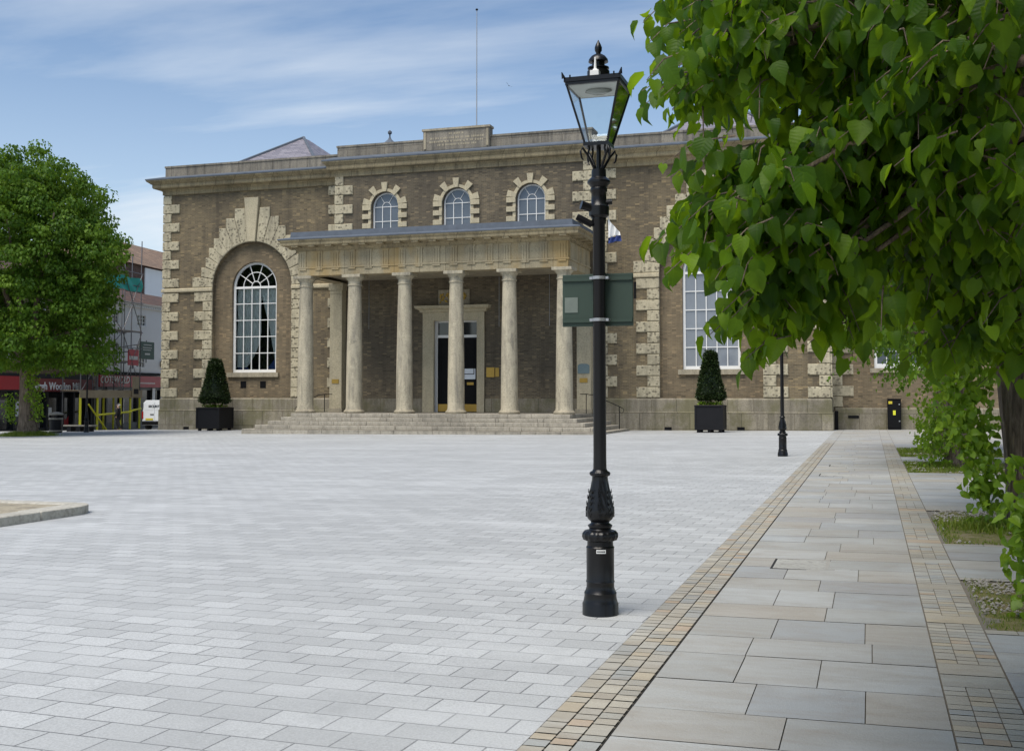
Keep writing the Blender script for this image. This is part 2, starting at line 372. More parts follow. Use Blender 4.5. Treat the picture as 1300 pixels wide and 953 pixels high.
def thing(name, label, cat, loc=(0, 0, 0), group=None):
    """Empty at the thing's base; parts are given in world coordinates"""
    o = bpy.data.objects.new(name, None); COL.objects.link(o); o.location = loc; o.empty_display_size = .3
    return tag(o, label, cat, group)
def kids(o): return [c for c in COL.objects if c.parent == o]
def copy_tree(o, parent=None):
    c = o.copy(); COL.objects.link(c)
    if parent is not None: c.parent = parent
    for ch in kids(o): copy_tree(ch, c)
    return c
def plate(outer, holes, y0, y1, name, mat, parent, bevel=0.):
    """flat wall piece with holes; outlines in (x,z), thickness y0..y1"""
    cu = bpy.data.curves.new('c', 'CURVE'); cu.dimensions = '2D'; cu.fill_mode = 'BOTH'; cu.extrude = (y1-y0)/2
    for p in [outer]+holes:
        sp = cu.splines.new('POLY'); sp.points.add(len(p)-1); sp.use_cyclic_u = True
        for i, (x, z) in enumerate(p): sp.points[i].co = (x, z, 0, 1)
    ob = bpy.data.objects.new('c', cu); COL.objects.link(ob)
    dg = bpy.context.evaluated_depsgraph_get(); me = bpy.data.meshes.new_from_object(ob.evaluated_get(dg))
    bpy.data.objects.remove(ob); bpy.data.curves.remove(cu)
    n = len(me.vertices); co = np.empty(n*3, np.float32); me.vertices.foreach_get('co', co); co = co.reshape(-1, 3)
    new = np.stack([co[:, 0], (y0+y1)/2-co[:, 2], co[:, 1]], 1); me.vertices.foreach_set('co', new.ravel()); me.update()
    return link(name, me, mat, parent, None, bevel)
def text_mesh(s, size, loc, rotz, mat, name, parent=None, depth=.01, bold=0., align='CENTER', shear=0.):
    cu = bpy.data.curves.new('t', 'FONT'); cu.body = s; cu.size = size; cu.extrude = depth; cu.align_x = align; cu.align_y = 'CENTER'; cu.offset = bold; cu.shear = shear; cu.resolution_u = 3
    ob = bpy.data.objects.new('t', cu); COL.objects.link(ob); dg = bpy.context.evaluated_depsgraph_get()
    me = bpy.data.meshes.new_from_object(ob.evaluated_get(dg)); bpy.data.objects.remove(ob); bpy.data.curves.remove(cu)
    me.transform(Matrix.Translation(loc) @ Matrix.Rotation(rotz, 4, 'Z') @ Matrix.Rotation(PI/2, 4, 'X'))
    return link(name, me, mat, parent)
def rect(x0, x1, z0, z1): return [(x0, z0), (x1, z0), (x1, z1), (x0, z1)]
def arch(cx, z0, zs, r, n=28):
    return [(cx-r, z0), (cx+r, z0)] + [(cx+r*math.cos(PI*i/n), zs+r*math.sin(PI*i/n)) for i in range(n+1)]
# ------------------------------------------------------------------ ground
E1 = Vector((-75., 33.93)); E2 = Vector((-39.2, 55.6)); ED = (E2-E1).normalized(); EN = Vector((-ED.y, ED.x))
def street_drop(x, y):
    d = (Vector((x, y))-E1).dot(EN); t = max(0., min(1., (d-.02)/.05)); return -.16*t - .1*max(0., min(1., (d-1)/9))
xs = sorted(set([-900, -500, -300, -200, -140, -110, -90] + [-80+1.0*i for i in range(46)] + [-34+4*i for i in range(14)] + [30, 60, 120, 300, 900]))
ys = sorted(set([-300, -100, -40, -10] + [0+5*i for i in range(6)] + [28+1.*i for i in range(54)] + [90, 110, 150, 250, 500, 1500]))
gv = [(x, y, gz(x)-.03+(street_drop(x, y)-.02 if x < -36 else 0)) for y in ys for x in xs]; nx = len(xs)
gf = [(j*nx+i, j*nx+i+1, (j+1)*nx+i+1, (j+1)*nx+i) for j in range(len(ys)-1) for i in range(nx-1)]
structure(MB().add(gv, gf).build('ground', 'street'))
def flat(poly, eps): return [(x, y, SLOPE*x+eps) for x, y in poly]
pv = [(-70, -12), (-1.61, -12), (-1.61, 57), (-38.6, 57), (E2.x, E2.y), (-70, E1.y+(5./ED.x)*ED.y)]
structure(MB().add(flat(pv, .0), [tuple(range(len(pv)))]).build('square_paving', 'granite'))
kb = MB()
for i in range(36):                                   # kerb round the edge of the square, one stone per metre
    a = E2-ED*i*1.0; b = E2-ED*(i*1.0+.985)
    q = [a-EN*.02, b-EN*.02, b+EN*.14, a+EN*.14]
    kb.add([(p.x, p.y, gz(p.x)-.4) for p in q]+[(p.x, p.y, gz(p.x)+.006) for p in q], [(4, 5, 6, 7), (0, 1, 5, 4), (1, 2, 6, 5), (2, 3, 7, 6), (3, 0, 4, 7)])
structure(kb.build('kerb', 'kerbstone'))
# road asphalt in the side street between the hall and the shops
def slabs(name, cells, mat, eps=.004, gap=.006, gy=.8):
    vs = []; fs = []; rn = []
    for x0, x1, y0, y1 in cells:
        i = len(vs); r = random.random(); t = random.uniform(-.0012, .0012)
        for x, y in ((x0+gap/2, y0+gap*gy), (x1-gap/2, y0+gap*gy), (x1-gap/2, y1-gap*gy), (x0+gap/2, y1-gap*gy)): vs.append((x, y, gz(x)+eps+t))
        fs.append((i, i+1, i+2, i+3)); rn += [r]*4
    o = MB().add(vs, fs).build(name, mat); o.data.attributes.new('rnd', 'FLOAT', 'POINT').data.foreach_set('value', rn); return structure(o)
structure(MB().add(flat([(-1.61, -12), (60, -12), (60, 75), (-1.61, 75)], -.008), [(0, 1, 2, 3)]).build('paving_bed', 'joint'))
cells = []
for x0, x1, ya, yb in ((-1.235, .36, -6, 57.4),):
    y = ya
    while y < yb:
        h = random.choice([.55, .6, .65, .7, .75]); x = x0
        while x < x1-.01:
            w = random.uniform(.42, .92); xe = x+w
            if x1-xe < .35: xe = x1
            cells.append((x, xe, y, y+h)); x = xe
        y += h
slabs('footpath', cells, 'slab')
cells = []; x = -1.608
for c in range(3):
    y = -6.
    while y < 41:
        h = random.choice([.1, .11, .12, .13, .19]); cells.append((x, x+.12, y, y+h)); y += h
    x += .121
slabs('sett_strip', cells, 'sett', .004, .008)
structure(MB().add(flat([(-1.246, -6), (-1.2355, -6), (-1.2355, 41), (-1.246, 41)], -.004), [(0, 1, 2, 3)]).build('slot_drain', 'drain'))
cells = [(a_, b_, 41+.62*i, 41.62+.62*i) for i in range(26) for a_, b_ in ((-1.608, -1.24), (.364, .73))]
slabs('sett_strip', cells, 'slab', .004)
cells = []; y = -6.; k_ = 0
while y < 40.5:
    n = random.randint(9, 17)
    for j in range(n):
        for c in range(3):
            cells.append((.364+c*.122, .364+(c+1)*.122, y, y+.1))
        y += .1
    for j in range(random.choice([1, 1, 2])):
        cells.append((.364, .73, y, y+.29)); y += .29
slabs('sett_strip', cells, 'sett', .004, .0055)
PITS = [(3.0, 4.9), (8.6, 10.85), (13.42, 17.2), (25.5, 29.7), (32., 37.1)]
cells = []; PX1 = 3.4
def fill(x0, x1, ya, yb, h0=.62):
    n = max(1, round((yb-ya)/h0)); h = (yb-ya)/n
    for j in range(n):
        x = x0
        while x < x1-.01:
            xe = x+random.uniform(.6, 1.4)
            if x1-xe < .4: xe = x1
            cells.append((x, xe, ya+j*h, ya+(j+1)*h)); x = xe
py = -6.
for a, b in PITS:
    fill(.735, 9.5, py, a-.14); fill(PX1+.1, 9.5, a-.14, b+.14); py = b+.14
fill(.735, 9.5, py, 57.4)
slabs('side_paving', cells, 'slab')
cells = []
for a, b in PITS:
    for e in (a-.14, b):
        x = .735
        while x < PX1+.1: cells.append((x, x+.21, e, e+.14)); x += .21
slabs('pit_edging', cells, 'sett', .005, .008)
pb = MB()
for a, b in PITS:
    nx_, ny_ = 16, 18; vs = []
    for j in range(ny_+1):
        for i in range(nx_+1):
            e = min(i, nx_-i, j, ny_-j); x = .737+(PX1+.1-.737)*i/nx_; y = a+.001+(b-a-.002)*j/ny_
            vs.append((x, y, gz(x)-.02+(.035*random.random()+.01 if e else 0)))
    pb.add(vs, [(j*(nx_+1)+i, j*(nx_+1)+i+1, (j+1)*(nx_+1)+i+1, (j+1)*(nx_+1)+i) for j in range(ny_) for i in range(nx_)])
structure(pb.build('tree_pit_soil', 'moss', None, 180))
def noise2(x, y): return math.sin(x*3.1+1.3*math.sin(y*2.3))*.5+math.sin(y*4.7+x*1.9)*.5
gm = MB()
for pi_, (a, b) in enumerate(PITS[1:]):
    n = [2600, 1900, 900, 500][pi_]
    for _ in range(n):
        x = random.uniform(.78, PX1); y = random.uniform(a+.03, b-.03)
        dens = (noise2(x+pi_, y) > .05) if pi_ != 1 else (y > 16.2 or (noise2(x, y) > .35))
        if not dens: continue
        r = random.uniform(.008, .02)*(1+pi_*.25); z = gz(x)+.012+random.uniform(0, .012); q = random.uniform(.6, 1.); t = random.uniform(0, 3)
        P_ = [(x+r*math.cos(t+i*PI/2)*random.uniform(.7, 1.2), y+r*math.sin(t+i*PI/2)*random.uniform(.7, 1.2), z) for i in range(4)]
        gm.add(P_+[(x, y, z+r*q), (x, y, z-r*.6)], [(0, 1, 4), (1, 2, 4), (2, 3, 4), (3, 0, 4), (1, 0, 5), (2, 1, 5), (3, 2, 5), (0, 3, 5)])
stuff(gm.build('gravel', 'gravel'), 'pale stone chippings scattered over the tree pits beside the footpath', 'gravel')
def blades(name, spots, mat, label, cat):
    vs = []; fs = []; rn = []
    for x, y, z, h, w in spots:
        a = random.uniform(0, 2*PI); l = random.uniform(.15, .75)*h; b = random.uniform(0, 2*PI); i = len(vs)
        dx, dy = w*math.cos(a), w*math.sin(a); lx, ly = l*math.cos(b), l*math.sin(b)
        vs += [(x-dx, y-dy, z), (x+dx, y+dy, z), (x+lx*.4+dx*.6, y+ly*.4+dy*.6, z+h*.62), (x+lx*.4-dx*.6, y+ly*.4-dy*.6, z+h*.62), (x+lx, y+ly, z+h)]
        fs += [(i, i+1, i+2, i+3), (i+3, i+2, i+4)]; rn += [random.random()]*5
    o = MB().add(vs, fs).build(name, mat); o.data.attributes.new('rnd', 'FLOAT', 'POINT').data.foreach_set('value', rn); return stuff(o, label, cat)
sp = []
for pi_, (a, b) in enumerate(PITS[1:]):
    n = [5200, 7000, 9000, 8000][pi_]
    for _ in range(n):
        x = random.uniform(.75, PX1); y = random.uniform(a+.01, b-.01); q = noise2(x+pi_, y)
        edge = x < .95 or y < a+.15
        if pi_ == 1 and y > 16.3: continue
        if q < .15 or edge or random.random() < .12: sp.append((x, y, gz(x)+.0, random.uniform(.015, .045)*(1.35 if pi_ > 1 else 1), .0035*(1+pi_*.7)))
    tx, ty = [(2.3, 9.7), (1.75, 15.2), (1.9, 27.6), (1.9, 34.5)][pi_]
    if pi_: 
        for _ in range(2200):
            r = abs(random.gauss(0, .3)); t = random.uniform(0, 2*PI); x, y = max(.8, tx-.35+r*math.cos(t)), ty-.1+r*math.sin(t)
            sp.append((x, y, gz(x), random.uniform(.04, .15), .005*(1+pi_*.5)))
blades('grass', sp, 'grassb', 'short mossy grass growing in the tree pits beside the footpath', 'grass')
sp = []
for _ in range(5200):
    r = .45+abs(random.gauss(0, .42)); t = random.uniform(0, 2*PI); x, y = -39.05+r*math.cos(t), 45+r*math.sin(t)*.9
    sp.append((x, y, gz(x), random.uniform(.06, .3)*(1.25-min(1, r/1.6)*.7), .012))
blades('grass_tuft', sp, 'grassb', 'ring of long grass round the foot of the lone tree on the left', 'grass')

# raised paved platform with a stone kerb at the left edge
rp = thing('raised_platform', 'low raised platform with a pale stone kerb at the left edge of the square', 'platform', (-11.3, 14., gz(-11.3)))
zt = gz(-11.3)+.125
MB().add([(-11.33, -6, zt-.012), (-11.33, 13.95, zt-.012), (-24, 14.3, zt-.1), (-24, -6, zt-.1)], [(0, 1, 2, 3)]).build('platform_surface', 'stone', rp)
y = 12.95
while y > -6:
    L = random.uniform(1.2, 1.75); MB().frust(-11.33, -10.98, y-L+.012, y, zt-.25, zt+.006, .006).build('kerb_stone', 'kerbstone', rp, None, .012); y -= L
x = -11.42
while x > -24:
    L = 1.5; z_ = zt-.1*(-11.33-x)/12.67; MB().frust(x-L+.012, x, 13.96, 14.26, z_-.3, z_+.004, .006).build('kerb_stone', 'kerbstone', rp, None, .012); x -= L
em = MB(); pr = [(-11.4, 12.96), (-10.99, 12.96), (-10.98, 13.35)]+[(-11.4+.42*math.cos(PI/2*i/6), 13.65+.62*math.sin(PI/2*i/6)) for i in range(7)]+[(-11.4, 14.26)]
em.prism_z(pr, zt-.3, zt+.002); em.build('kerb_end', 'kerbstone', rp, None, .05, label='rounded darker end stone of the kerb')

# ------------------------------------------------------------------ the town hall
D = 55.5; DC = 54.9; CXH = -20.42
hall = thing('town_hall', 'brown brick town hall with stone quoins and a six-columned portico', 'building', (CXH, D, gz(CXH)))
LX, RX, LC, RC = -38.8, -1.85, -27.58, -13.24
WC = (-33.05, -7.45)                                   # centres of the two big arched windows
RIN, SPR = 2.52, 7.79
ZB = -.9
plate(rect(LX, LC+.02, ZB, 13.5), [arch(WC[0], 1.45, SPR, RIN)], D, D+.25, 'wall', 'brick', hall, label='left wing wall') if 0 else None
for nm, x0, x1, c in (('wall', LX, LC+.02, WC[0]), ('wall', RC-.02, RX, WC[1])):
    plate(rect(x0, x1, ZB, 13.5), [arch(c, 1.45, SPR, RIN)], D, D+.25, nm, 'brick', hall)
    plate(rect(c-RIN-.15, c+RIN+.15, ZB, SPR+RIN+.15), [arch(c, 2.93, 7.77, 1.42)], D+.255, D+.55, 'recess_wall', 'brick_warm', hall)
w_up = [-24.66, -20.57, -16.5]
plate(rect(LC, RC, ZB, 13.8), [arch(c, 10.1, 11.78, .78) for c in w_up]+[rect(-21.93, -19.21, .78, 5.62)], DC, D+.1, 'wall', 'brick_dark', hall)
b = MB(); b.box(LX, LX+.5, D+.26, 80, ZB, 13.5); b.box(RX-.5, RX, D+.26, 80, ZB, 13.5); b.box(LX, RX, 80.01, 80.5, ZB, 13.5); b.build('side_wall', 'brick', hall)
b = MB(); b.box(LX+.52, RX-.52, D+.6, 79.9, 14.0, 14.1); b.build('roof_deck', 'lead', hall); MB().box(LX+.52, RX-.52, D+6, D+6.2, ZB, 13.9).build('inner_wall', 'void', hall)

# plinth, string course, cornices, parapets
def chain(o): return o
PLP = [(0, ZB), (.16, ZB), (.16, .83), (.12, .86), (.12, 1.44), (.04, 1.52), (0, 1.52)]
for q_ in ([(LX, 79), (LX, D), (LC, D)], [(RC, D), (RX, D), (RX, 79)]): MB().sweep(PLP, q_).build('plinth', 'plinth', hall)
STP = [(0, 7.55), (.09, 7.56), (.13, 7.6), (.13, 7.74), (.06, 7.79), (0, 7.8)]
for q_ in ([(LX, 70), (LX, D), (WC[0]-RIN, D)], [(WC[0]+RIN, D), (LC, D)], [(RC, D), (WC[1]-RIN, D)], [(WC[1]+RIN, D), (RX, D), (RX, 70)]): MB().sweep(STP, q_).build('string_course', 'stone_pale', hall)
def corn(z): return [(-.05, z), (.12, z+.02), (.12, z+.22), (.18, z+.26), (.2, z+.33), (.5, z+.36), (.54, z+.42), (.54, z+.58), (.6, z+.6), (.66, z+.66), (.78, z+.74), (.8, z+.8), (-.05, z+.82)]
def flash(z): return [(-.05, z+.823), (.81, z+.803), (.83, z+.81), (.83, z+.88), (.1, z+1.1), (-.05, z+1.1)]
CW, CC = 13.2, 13.5
wing_l = [(LX, 79), (LX, D), (LC, D)]; wing_r = [(RC, D), (RX, D), (RX, 79)]; cen = [(LC, D+.2), (LC, DC), (RC, DC), (RC, D+.2)]
for q_, z_, s_ in ((wing_l, CW, 1), (wing_r, CW, 1), (cen, CC, .72)):
    c_ = MB().sweep([(o*s_, z) for o, z in corn(z_)], q_).build('cornice', 'cornice', hall); MB().sweep([(o*s_, z) for o, z in flash(z_)], q_).build('lead_flashing', 'lead', c_)
def para(z0, z1): return [(-.45, z0), (.02, z0), (.02, z1-.12), (.06, z1-.1), (.06, z1), (-.5, z1)]
for q_, a_, b_ in ((wing_l, 14.2, 14.92), (wing_r, 14.2, 14.88), ([(LC+.05, D+.6), (LC+.05, DC+.1), (RC-.05, DC+.1), (RC-.05, D+.6)], 14.5, 15.25)): MB().sweep(para(a_, b_), q_).build('parapet', 'parapet', hall)
t = MB().box(-22.4, -18.7, DC-.16, DC+.4, 14.58, 15.62).build('inscription_tablet', 'parapet', hall)
MB().box(-22.46, -18.64, DC-.22, DC+.42, 15.62, 15.73).build('coping', 'stone', t)
for x in (-22.36, -18.86): MB().box(x, x+.12, DC-.2, DC-.155, 14.66, 15.56).build('border', 'stone', t)
q = MB()
for j, (z_, a, bx_) in enumerate(((15.42, -20.95, -20.15), (15.2, -22.0, -19.1), (15.02, -22.05, -19.05), (14.84, -21.6, -19.5))):
    x = a
    while x < bx_:
        w = random.uniform(.05, .12); q.box(x, x+w, DC-.168, DC-.158, z_-.05, z_+.05); x += w+random.choice([.03, .03, .09])
q.build('worn_inscription', 'stone', t)

# rusticated quoins
def quoins(x_edge, side, z0, z1, first_wide, y, wide=1.0, nar=.5, hgt=.53, mat='worm', other=None, side_dir=0):
    """blocks from x_edge going to +x (side=1) or -x (side=-1)"""
    m = MB(); n = round((z1-z0)/hgt); h = (z1-z0)/n; w_ = first_wide
    for i in range(n):
        L = wide if w_ else nar; a, b_ = sorted((x_edge, x_edge+side*L)); za, zb = z0+i*h+.012, z0+(i+1)*h-.012
        m.rockblock(rect(a, b_, za, zb), y-.085, y-.001, .035)
        if other is not None:                             # return face round the corner
            Ls = nar if w_ else wide
            m.box(*sorted((x_edge+side_dir*.002, x_edge+side_dir*.075)), y-.02, y+Ls, za+.02, zb-.02)
        w_ = not w_
    return m.build('quoins', mat, hall)
for za, zb, f in ((1.54, 7.53, 1), (7.83, 13.2, 1)):
    quoins(LX-.06, 1, za, zb, f, D, 1.05, .5, other=1, side_dir=-1)
    quoins(RX+.06, -1, za, zb, f, D, 1.05, .52, other=1, side_dir=1)
    quoins(LC, -1, za, zb, 0, D, .72, .36); quoins(RC, 1, za, zb, 0, D, 1.1, .62)
quoins(LC-.03, 1, 9.9, 13.55, 0, DC, 1.06, .5, .5); quoins(RC+.03, -1, 9.9, 13.55, 0, DC, 1.06, .5, .5)
for c in WC:
    for sd in (-1, 1):
        quoins(c+sd*RIN, sd, 1.54, 7.53, 1, D, 1.18, .62)
# stepped arch rings
T = [8.41, 8.945, 9.5, 10.05, 10.585, 11.14, 11.69, 12.226]; XO = [3.83, 3.26, 2.98, 2.77, 2.46, 2.12, 1.69, 1.12]
for c in WC:
    n = 8; amax = R(90)-.26/RIN; A = [amax*i/n for i in range(n+1)]
    for sd in (-1, 1):
        ring = MB()
        for i in range(n):
            a0, a1 = A[i]+.004, A[i+1]-.004; t0 = T[i-1] if i else SPR+.015; t1 = T[i]-.012; xo = XO[i]
            poly = [(RIN*math.cos(a0), SPR+RIN*math.sin(a0))]
            r0 = (t0-SPR)/math.sin(a0) if i else RIN
            xj = r0*math.cos(a0)
            if i and r0 > RIN: poly.append((min(xj, xo), SPR+min(xj, xo)*math.tan(a0) if xj > xo else t0+.012))
            poly += [(xo, t0+.012), (xo, t1)] if xj < xo or not i else [(xo, t1)]
            r1 = (t1-SPR)/math.sin(a1); x1 = r1*math.cos(a1)
            if r1 > RIN: poly.append((min(x1, xo-.02), t1))
            poly += [(RIN*math.cos(a), SPR+RIN*math.sin(a)) for a in (a1, (2*a1+a0)/3, (a1+2*a0)/3)]
            ring.rockblock([(c+sd*x, z) for x, z in (poly if sd > 0 else poly[::-1])], D-.085, D-.001, .03)
        ro = ring.build('arch_ring', 'worm', hall)
    MB().rockblock([(c-.25, SPR+RIN-.02), (c+.25, SPR+RIN-.02), (c+.46, 12.79), (c-.46, 12.79)], D-.2, D-.001, .03).build('keystone', 'stone_pale', ro)

# windows
def big_window(c, pane, curtains):
    z0, zs, r, y = 2.95, 7.77, 1.41, D+.42
    f = plate(arch(c, z0, zs, r), [arch(c, z0+.16, zs, r-.12)], y, y+.1, 'window', 'white', hall)
    g = MB(); R1 = r-.12; w = .022
    for i in range(1, 5): x = c-R1+2*R1*i/5; g.box(x-w, x+w, y+.02, y+.06, z0+.15, zs)
    for j in range(1, 5): z = z0+.16+(zs-z0-.16)*j/5; g.box(c-R1, c+R1, y+.022, y+.058, z-w, z+w)
    g.box(c-R1, c+R1, y-.005, y+.07, zs-.07, zs+.05)
    for rr in (.28, .8):
        g.tube([(c+rr*math.cos(PI*i/18), y+.04, zs+.05+rr*math.sin(PI*i/18)) for i in range(19)], .026, 6)
    for i in range(1, 5):
        a = PI*i/5; g.tube([(c+.28*math.cos(a), y+.04, zs+.05+.28*math.sin(a)), (c+R1*math.cos(a), y+.04, zs+R1*math.sin(a))], .024, 6)
    g.build('glazing_bars', 'white', f)
    MB().prism(arch(c, z0+.1, zs, R1+.02), y+.072, y+.08).build('pane', pane, f)
    MB().box(c-r-.22, c+r+.22, D+.1, D+.42, z0-.26, z0-.01).build('sill', 'stone', f)
    if curtains:
        for sd in (-1, 1):
            m = MB(); nz, nxx = 14, 22; vs = []
            for j in range(nz+1):
                z = z0+.3+(zs-z0-.3)*j/nz; tz = j/nz
                reach = (.15+1.05*tz**1.3) if sd > 0 else (1.25-.75*max(0, 1-tz*2.2)**2*1.0)
                for i in range(nxx+1):
                    x = c+sd*(R1-(reach if sd > 0 else reach*1.2)*i/nxx); vs.append((x, y+.25+.035*math.sin(i*2.1)+.02*math.sin(i*.9+j), z))
            m.add(vs, [(j*(nxx+1)+i, j*(nxx+1)+i+1, (j+1)*(nxx+1)+i+1, (j+1)*(nxx+1)+i) for j in range(nz) for i in range(nxx)]); m.build('curtain', 'curtain', f, 180)
        for sd in (-1, 1): MB().prism([(c+sd*R1, z0+.15), (c+sd*(R1-.75), z0+.15), (c+sd*R1, z0+1.0)], y+.3, y+.33).build('curtain_tieback', 'blue', f)
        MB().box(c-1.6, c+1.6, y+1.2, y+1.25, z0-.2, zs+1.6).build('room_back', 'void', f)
    return f
big_window(WC[0], 'glass', True); big_window(WC[1], 'paneblind', False)
for c in w_up:
    z0, zs, r, y = 10.12, 11.78, .765, DC+.2
    f = plate(arch(c, z0, zs, r), [arch(c, z0+.09, zs, r-.075)], y, y+.08, 'window', 'white', hall)
    g = MB(); R1 = r-.075; w = .018
    for s_ in (-1, 1): g.box(c+s_*.24-w, c+s_*.24+w, y+.015, y+.055, z0+.08, zs)
    for z in (zs-.78, zs): g.box(c-R1, c+R1, y+.018, y+.052, z-w, z+w)
    g.tube([(c+.25*math.cos(PI*i/14), y+.035, zs+.25*math.sin(PI*i/14)) for i in range(15)], .02, 6)
    for a in (R(58), R(122)): g.tube([(c+.25*math.cos(a), y+.035, zs+.25*math.sin(a)), (c+R1*math.cos(a), y+.035, zs+R1*math.sin(a))], .018, 6)
    g.build('glazing_bars', 'white', f)
    MB().prism(arch(c, z0+.05, zs, R1+.02), y+.057, y+.065).build('pane', 'panegrey', f)
    # blocked surround
    ri = .8; s_ = plate(arch(c, 10.1, zs, ri+.16), [arch(c, 10.05, zs, ri)], DC-.05, DC-.001, 'window_surround', 'stone_pale', hall)
    for sd in (-1, 1):
        for z in (10.12, 10.62, 11.12, 11.6): MB().box(*sorted((c+sd*(ri-.005), c+sd*(ri+.5))), DC-.1, DC-.002, z, z+.27).build('surround_block', 'stone_pale', s_, None, .012)
    for i in range(5):
        a = PI/2+(i-2)*R(38); da = R(8.5); rr0, rr1 = ri-.01, ri+.5
        MB().prism([(c+rr0*math.cos(a-da), zs+rr0*math.sin(a-da)), (c+rr1*math.cos(a-da*.95), zs+rr1*math.sin(a-da*.95)), (c+rr1*math.cos(a+da*.95), zs+rr1*math.sin(a+da*.95)), (c+rr0*math.cos(a+da), zs+rr0*math.sin(a+da))], DC-.1-(.03 if i == 2 else 0), DC-.003).build('surround_block', 'stone_pale', s_, None, .012)
# floor vents under the left window and at ground level
for x, z, s_ in ((-33.68, 2.27, .36), (-32.43, 2.26, .36), (-9.35, 7.36, .38)):
    MB().box(x-s_/2, x+s_/2, D+.24 if z < 5 else D+.235, D+.3, z-.19, z+.19).build('vent', 'black_matt', hall)
for x in (-9.55, -6.0, -37.1): MB().box(x-.18, x+.18, D-.17, D-.1, gz(x)+.02, gz(x)+.17).build('vent', 'black_matt', hall)

# ---- portico
YC = 50.9; COLX = [CXH+2.705*(i-2.5) for i in range(6)]; ZP = .775
for i in range(5):
    z1 = .035+.187*i-.01; yf = 48.6+.4*i; xl = [-29.45, -28.95, -28.45, -27.98, -27.62][i]; xr = [-11.35, -11.82, -12.28, -12.74, -13.2][i]
    m = MB(); x = xl
    while x < xr-.01:
        L = random.uniform(1.6, 2.4); xe = x+L
        if xr-xe < 1: xe = xr
        m.box(x+.004, xe-.004, yf, DC-.02-.003*i-(.14 if xl < LC else 0), z1-.187-(.6 if i == 0 else -.004), z1); x = xe
    m.build('step', 'step', hall, None, .018)
def column(x):
    c = MB(); H0, H1 = ZP+.0, 7.66; prof = [(.43, H0+.18), (.415, H0+.26)]
    for j in range(13):
        t_ = j/12; prof.append((.41-.085*t_**1.6, H0+.28+(7.12-H0-.28)*t_))
    cc = c.lathe(prof, (x, YC, 0), 32).build('column', 'stone_col', hall, 35)
    MB().lathe([(.5, 0), (.52, .03), (.52, .1), (.47, .15), (.44, .18)], (x, YC, H0), 32).build('base', 'stone', cc, 40)
    q = MB(); q.lathe([(.33, 7.1), (.365, 7.12), (.365, 7.17), (.335, 7.19), (.335, 7.34), (.36, 7.36), (.36, 7.39), (.4, 7.42), (.45, 7.49), (.46, 7.52)], (x, YC, 0), 32); q.box(x-.49, x+.49, YC-.49, YC+.49, 7.52, 7.665); q.build('capital', 'stone_col', cc, 40)
for x in COLX: column(x)
for x, s_ in ((-27.27, -1), (-13.6, 1)):
    q = MB(); q.box(x-.36, x+.36, DC-.5, DC-.001, ZP, 7.1); pl = q.build('pilaster', 'stone_pale', hall, None, .015)
    q = MB(); q.frust(x-.36, x+.36, DC-.52, DC-.002, 7.1, 7.3, 0); q.box(x-.42, x+.42, DC-.56, DC-.003, 7.3, 7.66); q.build('capital', 'stone_pale', pl, None, .01)
    MB().box(x-.42, x+.42, DC-.58, DC-.004, ZP+.001, ZP+.2).build('base', 'stone', pl, None, .01)
    MB().box(x-.2, x+.2, DC-.53, DC-.502, 2.3, 2.52).build('brass_plate', 'brass', pl)
    if s_ > 0:
        q = MB(); q.box(x-.3, x+.3, DC-.54, DC-.503, 2.75, 3.15); q.prism([(x-.3, 3.151), (x+.3, 3.151), (x+.18, 3.23), (x-.18, 3.23)], DC-.54, DC-.503); q.build('wall_plaque', 'plaque', pl)
XL, XR, YF = CXH-7.05, CXH+7.05, 50.55
loop = [(XL, DC-.002), (XL, YF), (XR, YF), (XR, DC-.002)]
e = MB(); e.sweep([(-.7, 7.67), (0, 7.67), (0, 8.02), (.05, 8.03), (.05, 8.1), (0, 8.1), (0, 8.9), (-.7, 8.9)], loop)
ent = e.build('entablature', 'stone_ent', hall)
MB().box(XL+.66, XR-.66, YF+.66, DC-.01, 7.82, 7.9).build('portico_ceiling', 'stone', hall)
def trig(P, ax, sd=1):
    tg = MB()
    if ax == 'y' and sd > 0: tg.box(XR+.001, XR+.02, P-.19, P+.19, 8.1, 8.8)
    if ax == 'y' and sd < 0: tg.box(XL-.02, XL-.001, P-.19, P+.19, 8.1, 8.8)
    if ax == 'x': tg.box(P-.2, P+.2, YF-.052, YF-.002, 8.795, 8.895); tg.box(P-.2, P+.2, YF-.062, YF-.002, 7.94, 8.015); tg.box(P-.19, P+.19, YF-.02, YF-.001, 8.0, 8.8)
    for k_ in range(3):
        o_ = (k_-1)*.125
        if ax == 'x': tg.box(P+o_-.045, P+o_+.045, YF-.045, YF-.001, 8.1, 8.8)
        elif sd > 0: tg.box(XR+.001, XR+.045, P+o_-.045, P+o_+.045, 8.1, 8.8)
        else: tg.box(XL-.045, XL-.001, P+o_-.045, P+o_+.045, 8.1, 8.8)
    tg.build('triglyph', 'stone_ent', ent)
for i in range(16):
    x = XL+.28+(XR-XL-.56)*i/15; trig(x, 'x')
for i in range(4): trig(YF+.35+1.1*i, 'y', 1); trig(YF+.35+1.1*i, 'y', -1)
e = MB(); e.sweep([(-.3, 8.9), (.09, 8.9), (.09, 8.98), (.14, 9.02), (.16, 9.12), (.64, 9.14), (.66, 9.18), (.66, 9.3), (.72, 9.33), (.76, 9.41), (-.3, 9.43)], loop)
co = e.build('portico_cornice', 'cornice', ent)
for i in range(16): x = XL+.1+(XR-XL-.2)*i/15; MB().box(x-.17, x+.17, YF-.6, YF-.17, 9.06, 9.137).build('mutule', 'cornice', co)
